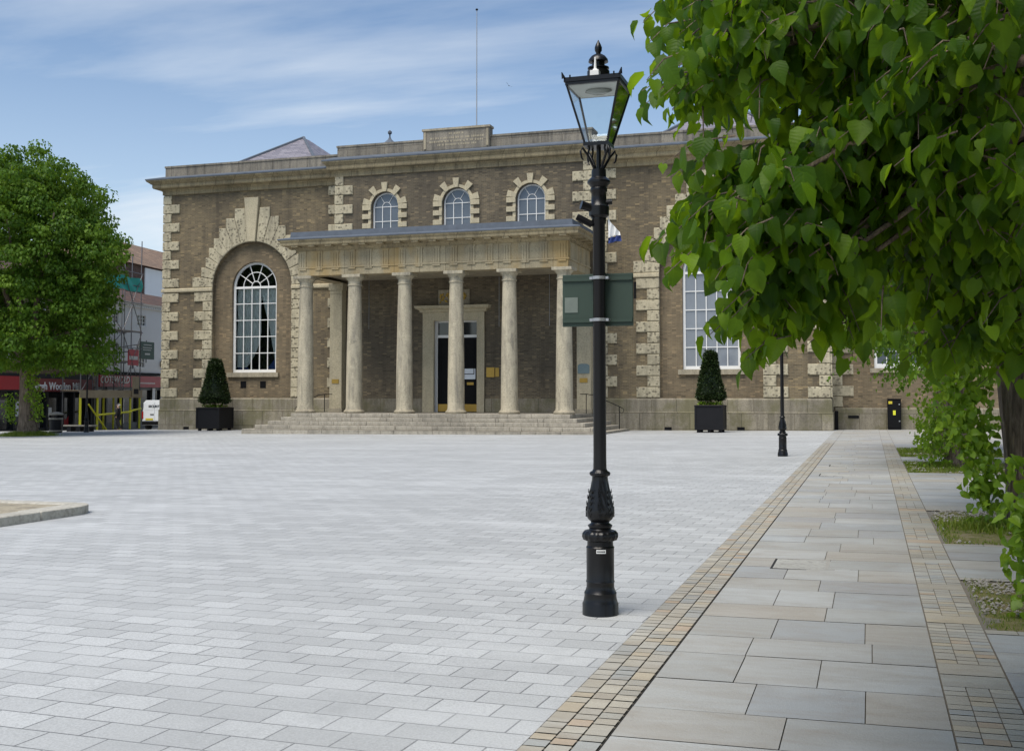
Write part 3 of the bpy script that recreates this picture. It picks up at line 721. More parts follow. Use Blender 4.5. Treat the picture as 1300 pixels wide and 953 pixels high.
for i in range(4):
    y = YF+.25+1.05*i; MB().box(XR+.17, XR+.6, y-.17, y+.17, 9.06, 9.137).build('mutule', 'cornice', co); MB().box(XL-.6, XL-.17, y-.17, y+.17, 9.06, 9.137).build('mutule', 'cornice', co)
e = MB(); e.sweep([(-.9, 9.434), (.77, 9.413), (.78, 9.42), (.78, 9.47), (.3, 9.6), (.28, 9.86), (-.9, 9.9)], loop); e.box(XL+.85, XR-.85, YF+.85, DC-.01, 9.7, 9.88)
e.build('portico_roof', 'lead', hall)
# doorway
d = plate(rect(-22.4, -18.98, .78, 6.0), [rect(-21.78, -19.6+.22, .7, 5.56)], DC-.14, DC+.02, 'door_surround', 'stone_pale', hall, .02)
MB().sweep([(0, 6.0), (.1, 6.02), (.12, 6.12), (.3, 6.2), (.34, 6.34), (0, 6.38)], [(-22.42, DC), (-22.42, DC-.15), (-18.96, DC-.15), (-18.96, DC)]).build('door_cornice', 'stone_pale', d)
x0, x1, y = -21.78, -19.38, DC+.2
f = MB(); f.box(x0-.1, x0+.1, y, y+.12, .78, 5.6); f.box(x1-.1, x1+.1, y, y+.12, .78, 5.6); f.box(x0+.1, x1-.1, y+.002, y+.118, 4.68, 4.82); f.box(x0+.1, x1-.1, y+.002, y+.118, 5.48, 5.6)
f.box(-20.6, -20.56, y+.03, y+.09, 4.82, 5.48); f.build('door_frame', 'white', hall)
MB().box(x0+.1, x1-.1, y+.08, y+.1, 4.82, 5.48).build('fanlight', 'panedark', hall)
for a, bx_ in ((x0+.1, -20.585), (-20.575, x1-.1)):
    dr = MB().box(a, bx_, y+.03, y+.09, .8, 4.68).build('door_leaf', 'black_matt', hall)
    for z0_, z1_ in ((1.4, 2.2), (2.75, 3.6), (3.75, 4.5)):
        q = MB()
        cx_ = (a+bx_)/2; hw = (bx_-a)/2-.16
        for r_ in (rect(cx_-hw, cx_+hw, z0_, z0_+.04), rect(cx_-hw, cx_+hw, z1_-.04, z1_), rect(cx_-hw, cx_-hw+.04, z0_+.041, z1_-.041), rect(cx_+hw-.04, cx_+hw, z0_+.041, z1_-.041)): q.prism(r_, y+.012, y+.029)
        q.build('moulding', 'black_matt', dr)
    MB().box(a+.02, bx_-.02, y+.018, y+.029, .82, 1.2).build('kick_plate', 'brass', dr)
    if a > -20.6:
        MB().box(-20.05, -19.68, y+.02, y+.028, 2.2, 2.34).build('letter_plate', 'brass', dr)
        MB().box(-20.18, -19.58, y+.014, y+.022, 2.5, 3.05).build('notice', 'paper', dr)
MB().box(-18.88, -18.44, DC-.06, DC-.002, 2.6, 3.1).build('brass_plate', 'brass', hall); MB().box(-18.4, -18.2, DC-.04, DC-.003, 2.62, 3.08).build('brass_plate', 'brass', hall)
a = MB().box(-21.55, -19.8, DC-.1, DC-.002, 6.385, 7.2).build('carved_panel', 'stone', hall, None, .03)
q = MB()
for i in range(46):
    sd = random.choice([-1, 1]); x = -20.67+sd*random.uniform(.12, .75); z = 6.5+random.uniform(0, .55)*(1-abs(abs(x+20.67)-.45)*.7); r = random.uniform(.035, .075)
    q.lathe([(.001, -r), (r*.7, -r*.7), (r, 0), (r*.7, r*.7), (.001, r)], (x, DC-.12, z), 7)
q.build('gilt_relief', 'gold', a, 60); q = MB(); q.prism([(-20.67, 6.46), (-20.42, 6.66), (-20.42, 7.05), (-20.92, 7.05), (-20.92, 6.66)], DC-.16, DC-.102); q.build('gilt_shield', 'gold', a)
# lower band of the portico wall
MB().box(LC+.72, -22.43, DC-.05, DC-.002, ZP, 1.5).build('dado', 'plinth', hall); MB().box(-18.95, RC-.72, DC-.05, DC-.002, ZP, 1.5).build('dado', 'plinth', hall)
for x in (-25.55, -23.2, -18.2, -15.5): MB().tube([(x, DC-.02, 7.8), (x, DC-.02, 5.2)], .012, 5).build('hanging_rod', 'steel', hall)
# slate roofs and finials behind the parapet
for cx_, x0, x1, ya, yb, zt_ in ((-34.3, -39.2+.9, -29.6, 57.2, 71, 18.1), (-7.6, -12., -3.0, 57.2, 71, 18.3)):
    ym = (ya+yb)/2; rf = MB().add([(x0, ya, 14.3), (x1, ya, 14.3), (x1, yb, 14.3), (x0, yb, 14.3), (cx_, ym-.4, zt_), (cx_, ym+.4, zt_)], [(0, 1, 4), (1, 2, 5, 4), (2, 3, 5), (3, 0, 4, 5)]).build('hip_roof', 'slate', hall)
    h = MB()
    for p_ in ((x0, ya), (x1, ya)): h.tube([(p_[0], p_[1], 14.34), (cx_, ym-.4, zt_+.03)], .09, 6)
    h.build('hip_roll', 'lead', rf)
for x, y, z in ((-27.2, 61.2, 16.5), (-6.6, 61.5, 16.4)):
    q = MB(); q.lathe([(.9, -2.2), (.9, .1), (1.15, .15), (.55, .55), (.12, .95), (.05, 1.1), (.05, 1.25), (.13, 1.32), (.13, 1.42), (.02, 1.52)], (x, y, z-.5), 8); q.build('roof_lantern', 'lead', hall)
# recessed side wing on the right
YA = 57.5
plate(rect(RX+.01, 13., ZB, 9.6), [rect(.2, 2.5, 2.98, 5.7)], YA, YA+.3, 'wall', 'brick_warm', hall)
b = MB(); b.box(12.7, 13., YA+.31, 76, ZB, 9.6); b.build('side_wall', 'brick', hall)
MB().sweep([(0, ZB), (.1, ZB), (.1, 1.0), (.04, 1.06), (0, 1.06)], [(RX+.2, YA), (13., YA), (13., 75)]).build('plinth', 'plinth', hall)
MB().sweep([(0, 9.5), (.12, 9.52), (.2, 9.7), (.35, 9.8), (.35, 9.95), (0, 10.0)], [(RX+.1, YA), (13., YA), (13., 75)]).build('cornice', 'cornice', hall)
MB().box(RX+.1, 13, YA+.05, 76, 9.7, 9.75).build('roof_deck', 'lead', hall)
quoins(RX+.05, 1, 1.08, 9.5, 0, YA, 1.02, .5)
f = plate(rect(.2, 2.5, 2.98, 5.7), [rect(.34, 2.36, 3.2, 5.6)], YA+.12, YA+.2, 'window', 'white', hall)
g = MB()
for x in (.78, 1.35, 1.92): g.box(x-.02, x+.02, YA+.13, YA+.17, 3.2, 5.6)
for z in (3.8, 4.4, 5.0): g.box(.34, 2.36, YA+.133, YA+.167, z-.02, z+.02)
g.build('glazing_bars', 'white', f); MB().box(.3, 2.4, YA+.175, YA+.183, 3.15, 5.62).build('pane', 'panegrey', f); MB().box(.0, 2.7, YA-.1, YA+.12, 2.76, 2.975).build('sill', 'stone', f)
MB().box(-1.05, -.55, YA-.13, YA-.098, .55, .68).build('vent', 'black_matt', hall)
# ------------------------------------------------------------------ street lamps
def make_lamp(label):
    t = thing('street_lamp', label, 'street lamp', (0, 0, 0), 'black heritage lamp posts in the square')
    m = MB(); m.lathe([(.138, -.3), (.138, .085), (.13, .1), (.122, .14), (.124, .165), (.113, .185), (.106, .21), (.106, .24), (.111, .25), (.106, .262), (.106, .5), (.109, .508), (.1, .52), (.099, .555)], n=32)
    base = m.build('base', 'black', t, 32)
    m = MB(); m.lathe([(.1, .555), (.125, .565), (.136, .59), (.134, .612), (.118, .632), (.095, .64)], n=64, mod=lambda a, z: 1+.035*math.cos(16*a)*(1 if z > .56 else 0)); m.build('gadroon_ring', 'black', base, 50)
    m = MB(); m.lathe([(.09, .635), (.083, .65), (.094, .668), (.094, .676), (.072, .69), (.07, .7)], n=28)
    def md(a, z):
        t_ = (z-.7)/.36; w = max(0, math.sin(PI*min(1, max(0, t_)))); return 1+w*(.05*math.cos(8*a)+.03*math.cos(16*a+20*t_))
    pr = [(.07, .7), (.092, .72), (.106, .745), (.109, .77), (.104, .8)]+[(.104-.043*i/12, .8+.22*i/12) for i in range(1, 13)]+[(.06, 1.05)]
    m.lathe(pr, n=64, mod=md)
    for i in range(8):                                  # acanthus leaves in relief
        a = 2*PI*i/8+.2
        for k_ in range(5):
            z = .74+.045*k_; r = .106-.17*max(0, z-.8)
            for s_ in (-1, 1):
                b_ = a+s_*.13; p0 = (r*math.cos(a), r*math.sin(a), z); p1 = ((r+.002)*math.cos(b_), (r+.002)*math.sin(b_), z+.03); m.tube([p0, p1], [.005, .002], 5)
    m.lathe([(.06, 1.045), (.074, 1.055), (.08, 1.068), (.074, 1.08), (.058, 1.09), (.055, 1.1)], n=48, mod=lambda a, z: 1+(.04*math.cos(20*a) if 1.05 < z < 1.085 else 0))
    m.build('vase', 'black', base, 50)
    m = MB(); m.lathe([(.052, 1.09), (.05, 1.2), (.047, 2.99), (.055, 3.0), (.056, 3.04), (.078, 3.06), (.08, 3.13), (.06, 3.155), (.058, 3.24), (.066, 3.25), (.066, 3.27), (.06, 3.28), (.075, 3.3), (.09, 3.315), (.09, 3.33), (.072, 3.35), (.058, 3.36), (.056, 3.42)], n=24)
    p = m.build('pole', 'black', t, 40)
    m = MB(); m.tube([(0, 0, 3.1), (-.09, -.05, 3.13), (-.125, -.07, 3.14)], [.038, .033, .036], 10); m.tube([(.03, 0, 3.16), (.1, .02, 3.165)], .02, 8); m.build('ladder_bar_socket', 'black', p, 50)
    fr = MB(); fr.tube([(0, 0, 3.4), (0, 0, 3.62)], .018, 8)
    for i in range(4):
        a = PI/4+i*PI/2; q = [(.03, 3.41), (.06, 3.46), (.105, 3.53), (.15, 3.58), (.165, 3.55), (.155, 3.5), (.14, 3.485)]
        fr.tube([(r*math.cos(a), r*math.sin(a), z) for r, z in q], [.012, .011, .01, .01, .009, .008, .006], 6)
        q = [(.1, 3.53), (.085, 3.58), (.1, 3.61)]; fr.tube([(r*math.cos(a), r*math.sin(a), z) for r, z in q], .009, 6)
    fr.build('frog_bracket', 'black', p, 60)
    zb, zt_, hb, ht = 3.615, 4.06, .088, .205
    L = MB()
    for sx in (-1, 1):
        for sy in (-1, 1): L.tube([(sx*hb, sy*hb, zb), (sx*ht, sy*ht, zt_)], .0105, 4)
    L.box(-hb-.012, hb+.012, -hb-.012, hb+.012, zb-.02, zb+.008)
    for a_, b_ in (((-1, -1), (1, -1)), ((1, -1), (1, 1)), ((1, 1), (-1, 1)), ((-1, 1), (-1, -1))):
        L.tube([(a_[0]*ht, a_[1]*ht, zt_), (b_[0]*ht, b_[1]*ht, zt_)], .014, 4)
    lan = L.build('lantern_frame', 'black', t)
    g = MB()
    for a_, b_ in (((-1, -1), (1, -1)), ((1, -1), (1, 1)), ((1, 1), (-1, 1)), ((-1, 1), (-1, -1))):
        g.quad((a_[0]*hb, a_[1]*hb, zb+.008), (b_[0]*hb, b_[1]*hb, zb+.008), (b_[0]*ht, b_[1]*ht, zt_-.01), (a_[0]*ht, a_[1]*ht, zt_-.01))
    g.build('glass_pane', 'glass', lan)
    rf = MB(); h2 = .222; rf.box(-h2, h2, -h2, h2, zt_+.012, zt_+.045); rf.frust(-h2, h2, -h2, h2, zt_+.046, zt_+.085, .13)
    for sx in (-1, 1):
        for sy in (-1, 1): rf.tube([(sx*h2, sy*h2, zt_+.04), (sx*(h2+.012), sy*(h2+.012), zt_+.085)], [.018, .004], 6); rf.tube([(sx*(h2-.05), sy*h2, zt_+.04), (sx*(h2-.05), sy*h2, zt_+.062)], .007, 6)
    r_ = rf.build('lantern_roof', 'black', lan)
    MB().box(-ht+.014, ht-.014, -ht+.014, ht-.014, zt_-.012, zt_+.01).build('reflector', 'lensgrey', r_)
    l_ = MB(); l_.lathe([(.1, 0), (.11, -.012), (.06, -.03), (.001, -.034)], (0, 0, zt_-.012), 24, lambda a, z: 1-.35*abs(math.sin(a))); l_.build('lamp_lens', 'lens', r_, 180)
    m = MB(); m.lathe([(.088, 4.13), (.088, 4.195), (.07, 4.2), (.07, 4.21), (.084, 4.215), (.084, 4.225), (.05, 4.235), (.05, 4.265), (.078, 4.27), (.074, 4.29), (.055, 4.315), (.03, 4.33), (.018, 4.335), (.018, 4.342), (.028, 4.36), (.029, 4.385), (.02, 4.41), (.009, 4.43), (.003, 4.445)], n=24)
    m.build('chimney', 'black', r_, 45)
    return t, r_, base
lamp, lroof, lbase = make_lamp('tall black lamp post in the foreground carrying the back of a green sign board')
lamp2 = copy_tree(lamp); tag(lamp2, 'black lamp post farther back, its lantern hidden by the hanging leaves', 'street lamp')
lamp3 = copy_tree(lamp); tag(lamp3, 'black lamp post at the far left between the bench and the scaffold', 'street lamp')
m = MB(); m.box(-.035, .035, -.14, -.07, 4.1, 4.17); m.tube([(0, -.105, 4.17), (0, -.105, 4.19), (0, -.105, 4.28)], [.03, .012, .006], 8); m.build('aerial', 'white', lroof, None, .006)
st = MB()
for i in range(5):
    a0, a1 = R(-92+i*7.5), R(-92+(i+1)*7.5); r_ = .1115
    st.quad((r_*math.cos(a0), r_*math.sin(a0), .472), (r_*math.cos(a1), r_*math.sin(a1), .472), (r_*math.cos(a1), r_*math.sin(a1), .5), (r_*math.cos(a0), r_*math.sin(a0), .5))
st.build('sticker', 'white', lbase)
sg = MB()
for i in range(7):
    a = R(-88+i*4.7); sg.box(.112*math.cos(a)-.003, .112*math.cos(a)+.003, .112*math.sin(a)-.001, .112*math.sin(a)+.001, .48, .492)
sg.build('sticker_print', 'void', lbase)
LMP = (-1.99, 8.465)
lamp.location = (*LMP, gz(-2)); lamp2.location = (-2.32, 31.8, gz(-2.3)); lamp3.location = (-39.95, 50.4, gz(-40))
lamp3.rotation_euler.z = R(20); lamp2.rotation_euler.z = R(3)
# sign board on the near lamp (its back faces the camera)
sb = thing('sign_board', 'dark green back of a rectangular notice board clamped to the foreground lamp post', 'sign', (LMP[0], LMP[1]+.09, 2.19))
bx, by = LMP[0]-.315, LMP[1]+.075
bd = MB().box(bx, bx+.565, by, by+.02, 2.19, 2.6).build('board', 'boardback', sb, None, .004)
for z in (2.235, 2.56): MB().box(bx+.004, bx+.56, by-.014, by-.001, z-.014, z+.014).build('rail', 'boardback', sb)
for z in (2.235, 2.56): m = MB(); m.lathe([(.05, -.012), (.055, -.012), (.055, .012), (.05, .012)], (LMP[0], LMP[1], z), 20); m.box(LMP[0]-.075, LMP[0]-.05, LMP[1]-.012, by, z-.01, z+.01); m.box(LMP[0]+.05, LMP[0]+.075, LMP[1]-.012, by, z-.01, z+.01); m.build('clamp', 'steel', sb, 40)
MB().box(bx+.02, bx+.125, by-.004, by-.001, 2.3, 2.42).build('paper_label', 'oldlabel', sb)
MB().box(bx+.57, bx+.585, by+.002, by+.03, 2.4, 2.53).build('hinge_block', 'black_matt', sb)
cm = thing('security_camera', 'small black bullet camera bracketed to the left side of the foreground lamp post', 'camera', (LMP[0]-.05, LMP[1], 2.98))
m = MB(); c0 = Vector((LMP[0]-.16, LMP[1]-.06, 3.035)); c1 = Vector((LMP[0]-.05, LMP[1]-.02, 2.975)); m.tube([c0, c1], .026, 8); m.build('camera_body', 'black_matt', cm)
MB().tube([c1, (LMP[0], LMP[1], 2.95)], .015, 6).build('bracket', 'black_matt', cm); MB().tube([c0-(c1-c0).normalized()*.004, c0], .018, 10).build('lens', 'panedark', cm)
# flag on the hall behind the lamp
fl = thing('flag', 'small white flag with a blue lower edge hanging on the hall wall beside the portico', 'flag', (-12.0, 55.2, 9.2))
MB().tube([(-12.35, 55.4, 10.1), (-12.25, 54.0, 10.5)], .03, 6).build('flag_staff', 'white', fl)
def drape(x0, x1, z0, z1, zt1, n=14):
    vs = []
    for j in range(9):
        for i in range(n+1):
            x = x0+(x1-x0)*i/n*(1-.15*j/8*0+.1*(j/8)); t_ = j/8; za = z1+(zt1-z1)*i/n; zb_ = z0+.15*math.sin(i/n*2)
            vs.append((x, 54.25+.09*math.sin(i*1.1+j*.35)+.25*i/n, za+(zb_-za)*t_))
    return MB().add(vs, [(j*(n+1)+i, j*(n+1)+i+1, (j+1)*(n+1)+i+1, (j+1)*(n+1)+i) for j in range(8) for i in range(n)])
drape(-12.3, -11.75, 9.45, 10.4, 9.75).build('flag_cloth', 'white', fl, 180); drape(-12.3, -11.7, 9.15, 9.46, 9.62).build('flag_border', 'blue', fl, 180)

# ------------------------------------------------------------------ planters with clipped trees
def planter(x, y, w, label):
    t = thing('planter', label, 'planter', (x, y, gz(x)), 'black box planters by the hall'); z = gz(x)
    m = MB()
    h = w/2
    m.box(x-h, x+h, y-h, y+h, z+.12, z+1.2); b = m.build('box', 'planter', t, None, .015)
    q = MB(); q.box(x-h-.03, x+h+.03, y-h-.03, y+h+.03, z+1.2, z+1.26); q.box(x-h-.02, x+h+.02, y-h-.02, y+h+.02, z+.13, z+.24)
    for sx in (-1, 1):
        for sy in (-1, 1): q.box(*sorted((x+sx*(h+.02), x+sx*(h-.07))), *sorted((y+sy*(h+.02), y+sy*(h-.07))), z+.241, z+1.199)
    q.build('trim', 'planter', t)
    for sx in (-1, 0, 1):
        for sy in (-1, 1): MB().box(x+sx*(h-.14)-.07, x+sx*(h-.14)+.07, y+sy*(h-.14)-.07, y+sy*(h-.14)+.07, z-.01, z+.12).build('foot', 'planter', t)
    MB().box(x-h+.05, x+h-.05, y-h+.05, y+h-.05, z+1.255, z+1.275).build('soil', 'algae_green', t)
    return t
P1, P2 = (-34.35, 53.95, 1.42), (-7.1, 52.7, 1.27)
planter(*P1, 'black square planter holding a clipped tree below the left arched window')
planter(*P2, 'black square planter holding a clipped tree below the right arched window')

# ------------------------------------------------------------------ railings, cabinet, bollard, mast, bird
def rail(label, posts, pts):
    t = thing('handrail', label, 'handrail', posts[0][0])
    for a, b in posts: MB().tube([a, b], .022, 6).build('post', 'black_matt', t)
    m = MB(); m.tube(pts, .02, 6)
    m.build('rail', 'black_matt', t); m = MB(); e = Vector(pts[-1]); m.tube([e+Vector((.12*math.sin(i*.7)*(1 if pts[-1][0] > pts[0][0] else -1), 0, -.12+.12*math.cos(i*.7))) for i in range(8)], .014, 5); m.build('scroll_end', 'black_matt', t)
yr = 53.5
rail('thin black wrought handrail beside the right end of the portico steps', [((-13.25, yr, .75), (-13.25, yr, 1.72)), ((-11.6, yr, gz(-11.6)+.02), (-11.6, yr, 1.12))], [(-13.55, yr, 1.72), (-13.25, yr, 1.72), (-12.9, yr, 1.68), (-11.6, yr, 1.12), (-11.5, yr, 1.06)])
rail('thin black wrought handrail beside the left end of the portico steps', [((-27.75, 54.1, .7), (-27.75, 54.1, 1.72)), ((-29.3, 54.1, gz(-29)+.02), (-29.3, 54.1, 1.1))], [(-27.3, 54.1, 1.72), (-27.75, 54.1, 1.72), (-28.1, 54.1, 1.68), (-29.3, 54.1, 1.1), (-29.4, 54.1, 1.04)])
t = thing('utility_cabinet', 'black metal utility cabinet with yellow warning labels against the side wing wall', 'cabinet', (1.08, 57.2, gz(1)))
b = MB().box(.77, 1.39, 56.9, 57.38, .06, 1.47).build('cabinet_body', 'black_matt', t, None, .012); MB().box(.74, 1.42, 56.87, 57.39, 1.472, 1.5).build('lid', 'black_matt', t); MB().box(.79, 1.37, 56.92, 57.36, 0, .06).build('plinth', 'void', t)
MB().box(.8, 1.36, 56.885, 56.899, .12, 1.42).build('door', 'black_matt', b, None, .006)
for x, z, w, h, c in ((.82, 1.25, .17, .13, 'plate'), (1.02, .72, .12, .22, 'yellow')): MB().box(x, x+w, 56.878, 56.884, z, z+h).build('warning_label', c, t)
for z in (.4, 1.2): MB().box(1.28, 1.34, 56.865, 56.884, z, z+.06).build('latch', 'steel', t)
t = thing('bollard', 'short black square post at the corner where hall and side wing meet', 'post', (-1.58, 56.9, gz(-1.6)))
MB().box(-1.66, -1.5, 56.75, 56.9, -.02, .86).build('shaft', 'black_matt', t, None, .01); MB().frust(-1.68, -1.48, 56.73, 56.92, .861, .92, .05).build('cap', 'black_matt', t)
t = thing('rain_pipe', 'dark pipe and bracket on the side wing wall beyond the cabinet', 'pipe', (3.15, 57.4, 0))
MB().tube([(3.15, 57.33, -.02), (3.15, 57.33, 9.5)], .06, 8).build('pipe', 'black_matt', t); q = MB(); q.box(2.55, 3.05, 57.36, 57.42, .98, 1.08); q.build('bracket', 'black_matt', t)
t = thing('flagpole', 'thin bare mast rising above the centre of the hall parapet', 'flagpole', (-19.7, 55.6, 14.6))
MB().tube([(-19.7, 55.6, 14.6), (-19.7, 55.6, 22.15)], [.035, .022], 8).build('pole', 'steel', t, 60); MB().lathe([(.01, -.06), (.07, -.03), (.07, .03), (.01, .06)], (-19.7, 55.6, 22.2), 10).build('finial', 'black_matt', t)
bd_ = MB().add([(0, 0, 0), (.5, .12, .16), (.42, .3, .1), (0, .28, .02), (-.5, .12, .16), (-.42, .3, .1), (.05, -.16, .02), (-.05, -.16, .02), (.07, .48, 0), (-.07, .48, 0), (0, .1, -.09), (0, -.24, 0)], [(0, 1, 2, 3), (0, 3, 5, 4), (6, 7, 9, 8), (6, 8, 10), (7, 10, 9), (6, 10, 11), (7, 11, 10), (6, 11, 7)]).build('bird', 'black_matt')
bd_.scale = (.55,)*3; bd_.location = (-25.1, 78, 24.5); bd_.rotation_euler = (R(25), R(30), R(40)); tag(bd_, 'tiny dark bird flying in the sky above the parapet', 'bird')

for (xa, xb, ya, yb), lb in (((-.93, -.2, 11.1, 11.75), 'nearest flush inspection cover outlined by a dark joint in the slab path'), ((-1.03, -.29, 24.1, 24.75), 'second flush inspection cover in the slab path, past the third tree'), ((-.94, -.36, 27.4, 28.1), 'farthest flush inspection cover in the slab path')):
    z = gz(xa)+.0065; t = thing('inspection_cover', lb, 'cover', ((xa+xb)/2, (ya+yb)/2, z), 'inspection covers in the slab path')
    MB().box(xa+.012, xb-.012, ya+.012, yb-.012, z-.02, z+.002).build('lid', 'covertop', t)
    m = MB(); m.prism_z([(xa-.012, ya-.012), (xb+.012, ya-.012), (xb+.012, yb+.012), (xa-.012, yb+.012)], z-.02, z); m.build('frame', 'drain', t)

# ------------------------------------------------------------------ litter bin and bench
x, y = -41.1, 49.4; z = gz(x)-.03
t = thing('litter_bin', 'round black litter bin with pale bands beside the bench', 'litter bin', (x, y, z))
m = MB(); m.lathe([(.33, -.1), (.33, .14), (.31, .16), (.31, .74), (.34, .76), (.34, .82)], (x, y, z), 24); m.build('bin_body', 'bin', t, 40)
for pr in ([(.345, .1), (.35, .12), (.35, .15), (.34, .17)], [(.35, .73), (.36, .75), (.36, .8), (.35, .82)]): MB().lathe(pr, (x, y, z), 24).build('band', 'binband', t, 40)
for i in range(4): a = PI/4+i*PI/2; MB().box(x+.29*math.cos(a)-.05, x+.29*math.cos(a)+.05, y+.29*math.sin(a)-.05, y+.29*math.sin(a)+.05, z+.81, z+.98).build('hood_support', 'bin', t)
m = MB(); m.lathe([(.36, .97), (.37, .99), (.37, 1.03), (.3, 1.08), (.12, 1.13), (.001, 1.14)], (x, y, z), 24); m.build('hood', 'binband', t, 40)
x, y = -41.3, 51.6; z = gz(x)-.22
t = thing('bench', 'low backless bench between the litter bin and the lamp post', 'bench', (x, y, z))
MB().box(x-.95, x+.95, y-.24, y+.24, z+.5, z+.58).build('seat', 'binband', t, None, .012)
for dx in (-.6, .0, .6): MB().frust(x+dx-.18, x+dx+.18, y-.2, y+.2, z-.05, z+.49, .06, .02).build('leg', 'bin', t)

# ------------------------------------------------------------------ shops on the far side of the street (own axes: x along the front, y behind it)
AX, AY = -50.2, 67.95; RZ = math.atan2(.993, -.117)
def row_thing(name, label, cat, group=None): return thing(name, label, cat, (0, 0, 0), group)
def place(t): t.location = (AX, AY, 0); t.rotation_euler.z = RZ
GS = -.62                                              # street level in front of the shops
def sash(x0, x1, z0, z1, parent, ny=4, nx_=2, y=0):
    f = plate(rect(x0, x1, z0, z1), [rect(x0+.07, x1-.07, z0+.07, z1-.07)], y-.05, y+.02, 'window', 'white', parent)
    g = MB()
    for i in range(1, nx_+1): xx = x0+(x1-x0)*i/(nx_+1); g.box(xx-.02, xx+.02, y-.03, y+.0, z0+.06, z1-.06)
    for j in range(1, ny): zz = z0+(z1-z0)*j/ny; g.box(x0+.06, x1-.06, y-.032, y+.002, zz-.02, zz+.02)
    g.build('glazing_bars', 'white', f); MB().box(x0+.05, x1-.05, y+.004, y+.01, z0+.05, z1-.05).build('pane', 'panedark', f)
    MB().box(x0-.1, x1+.1, y-.12, y-.051, z0-.1, z0-.002).build('sill', 'white', f)
W = row_thing('shop_building', 'white rendered shop with a red fascia and tiled roof behind the scaffold', 'building')
x0, x1 = -4.8, 9.0
wins = [(-3.03, -1.66, 3.65, 5.35), (-3.0, -1.66, 6.68, 7.5), (.75, 2.05, 3.65, 5.35), (.78, 2.03, 6.68, 7.5), (5.4, 6.6, 3.65, 5.35), (5.5, 6.5, 6.68, 7.5)]
plate(rect(x0, x1, 3.25, 8.0), [rect(a+.02, b_-.02, c+.02, d_-.02) for a, b_, c, d_ in wins], 0, .25, 'wall', 'render', W)
MB().box(x0, x1, .26, 9, -1.2, 8).build('body', 'render', W)
for a, b_, c, d_ in wins: sash(a, b_, c, d_, W, 4 if d_-c > 1.2 else 3, 2, .1)
co = MB(); co.sweep([(0, 7.95), (.08, 7.96), (.1, 8.12), (.22, 8.18), (.3, 8.3), (0, 8.34)], [(x0, 0), (x1, 0)]); cob = co.build('cornice', 'white', W)
x = x0+.1
while x < x1: MB().box(x, x+.12, -.2, -.085, 8.02, 8.11).build('dentil', 'white', cob); x += .26
MB().add([(x0-.1, -.28, 8.3), (x1, -.28, 8.3), (x1, 2.6, 9.5), (x0-.1, 2.6, 9.5), (x1, 9, 8.3), (x0-.1, 9, 8.3)], [(0, 1, 2, 3), (3, 2, 4, 5), (0, 3, 5), (1, 4, 2)]).build('roof', 'tile', W)
MB().box(x0+.0, x1, -.12, -.02, 3.1, 3.3).build('fascia_cornice', 'black_matt', W)
fa = MB().box(x0+.6, 4.1, -.16, -.02, 2.25, 3.05).build('fascia', 'red', W)
text_mesh('COTSWOLD', .66, (-2.3, -.175, 2.72), 0, 'white', 'lettering', fa, .01, .012, shear=.2)
text_mesh('OUTDOOR', .26, (2.3, -.175, 2.55), 0, 'white', 'lettering', fa) if 0 else None
q = MB(); x = .6
while x < 3.2: q.box(x, x+.07, -.172, -.161, 2.5, 2.6); x += .12
q.build('small_print', 'white', fa)
sf = MB(); sf.box(x0, x1, .05, .255, -.9, -.25); sf.box(x0, x1, .05, .255, 2.05, 2.25)
for x in (x0+.3, -3.0, -.9, 1.2, 3.3, 4.6, 6.6): sf.box(x-.08, x+.08, .0, .25, -.9, 2.25)
sf.build('shopfront', 'greypaint', W); 
for xa, xb in ((x0+.38, -3.08), (-2.92, -.98), (-.82, 1.12), (1.28, 3.22), (3.38, 4.52), (4.68, 6.5)): MB().box(xa, xb, .2, .22, -.25, 2.05).build('shop_window', 'panedark', W)
MB().box(-.96, -.84, -.03, -.001, -.3, 2.1).build('pilaster', 'white', W); MB().box(3.1, 3.5, -.03, -.002, -.3, 2.2).build('pilaster', 'white', W)
wf = plate(rect(4.3, 6.4, .6, 2.3), [rect(4.42, 6.28, .72, 2.18)], -.08, -.03, 'window_frame', 'white', W)
vb = MB(); vb.lathe([(.16, -.2), (.17, 0), (.16, .2)], (4.35, -.1, 4.0), 12); vb.build('alarm_box', 'black_matt', W)
for i in range(2):
    cx_ = 6.5+i*.0
place(W)
def board(name, label, x, z0, z1, w, col, yy):
    t = thing(name, label, 'sign'); bb = MB().box(x-w/2, x+w/2, yy, yy+.05, z0, z1).build('board', col, t)
    q = MB(); q.box(x-.03, x+.03, yy+.051, yy+.1, z0-.25, z1+.1); q.tube([(x, yy+.08, z1-.1), (x, .0, z1-.3)], .03, 6); q.build('post', 'greypaint', t)
    return t, bb
t, bb = board('letting_board', 'red board with a pale band fixed high on the white shop front', -2.75, 3.72, 4.8, 1.35, 'signred', -1.78)
MB().box(-3.3, -2.2, -1.79, -1.782, 4.1, 4.35).build('pale_band', 'lensgrey', bb); place(t)
t, bb = board('letting_board', 'dark green board with small white print fixed high on the white shop front', -.78, 4.2, 5.42, 1.95, 'signgreen', -1.7)
q = MB()
for z, w in ((5.2, 1.0), (5.0, 1.2), (4.85, 1.1)):
    x = -.78-w/2
    while x < -.78+w/2: q.box(x, x+.1, -1.71, -1.702, z-.04, z+.04); x += .16
q.box(-1.1, -.4, -1.71, -1.703, 4.5, 4.62); q.build('print', 'lensgrey', bb); place(t)
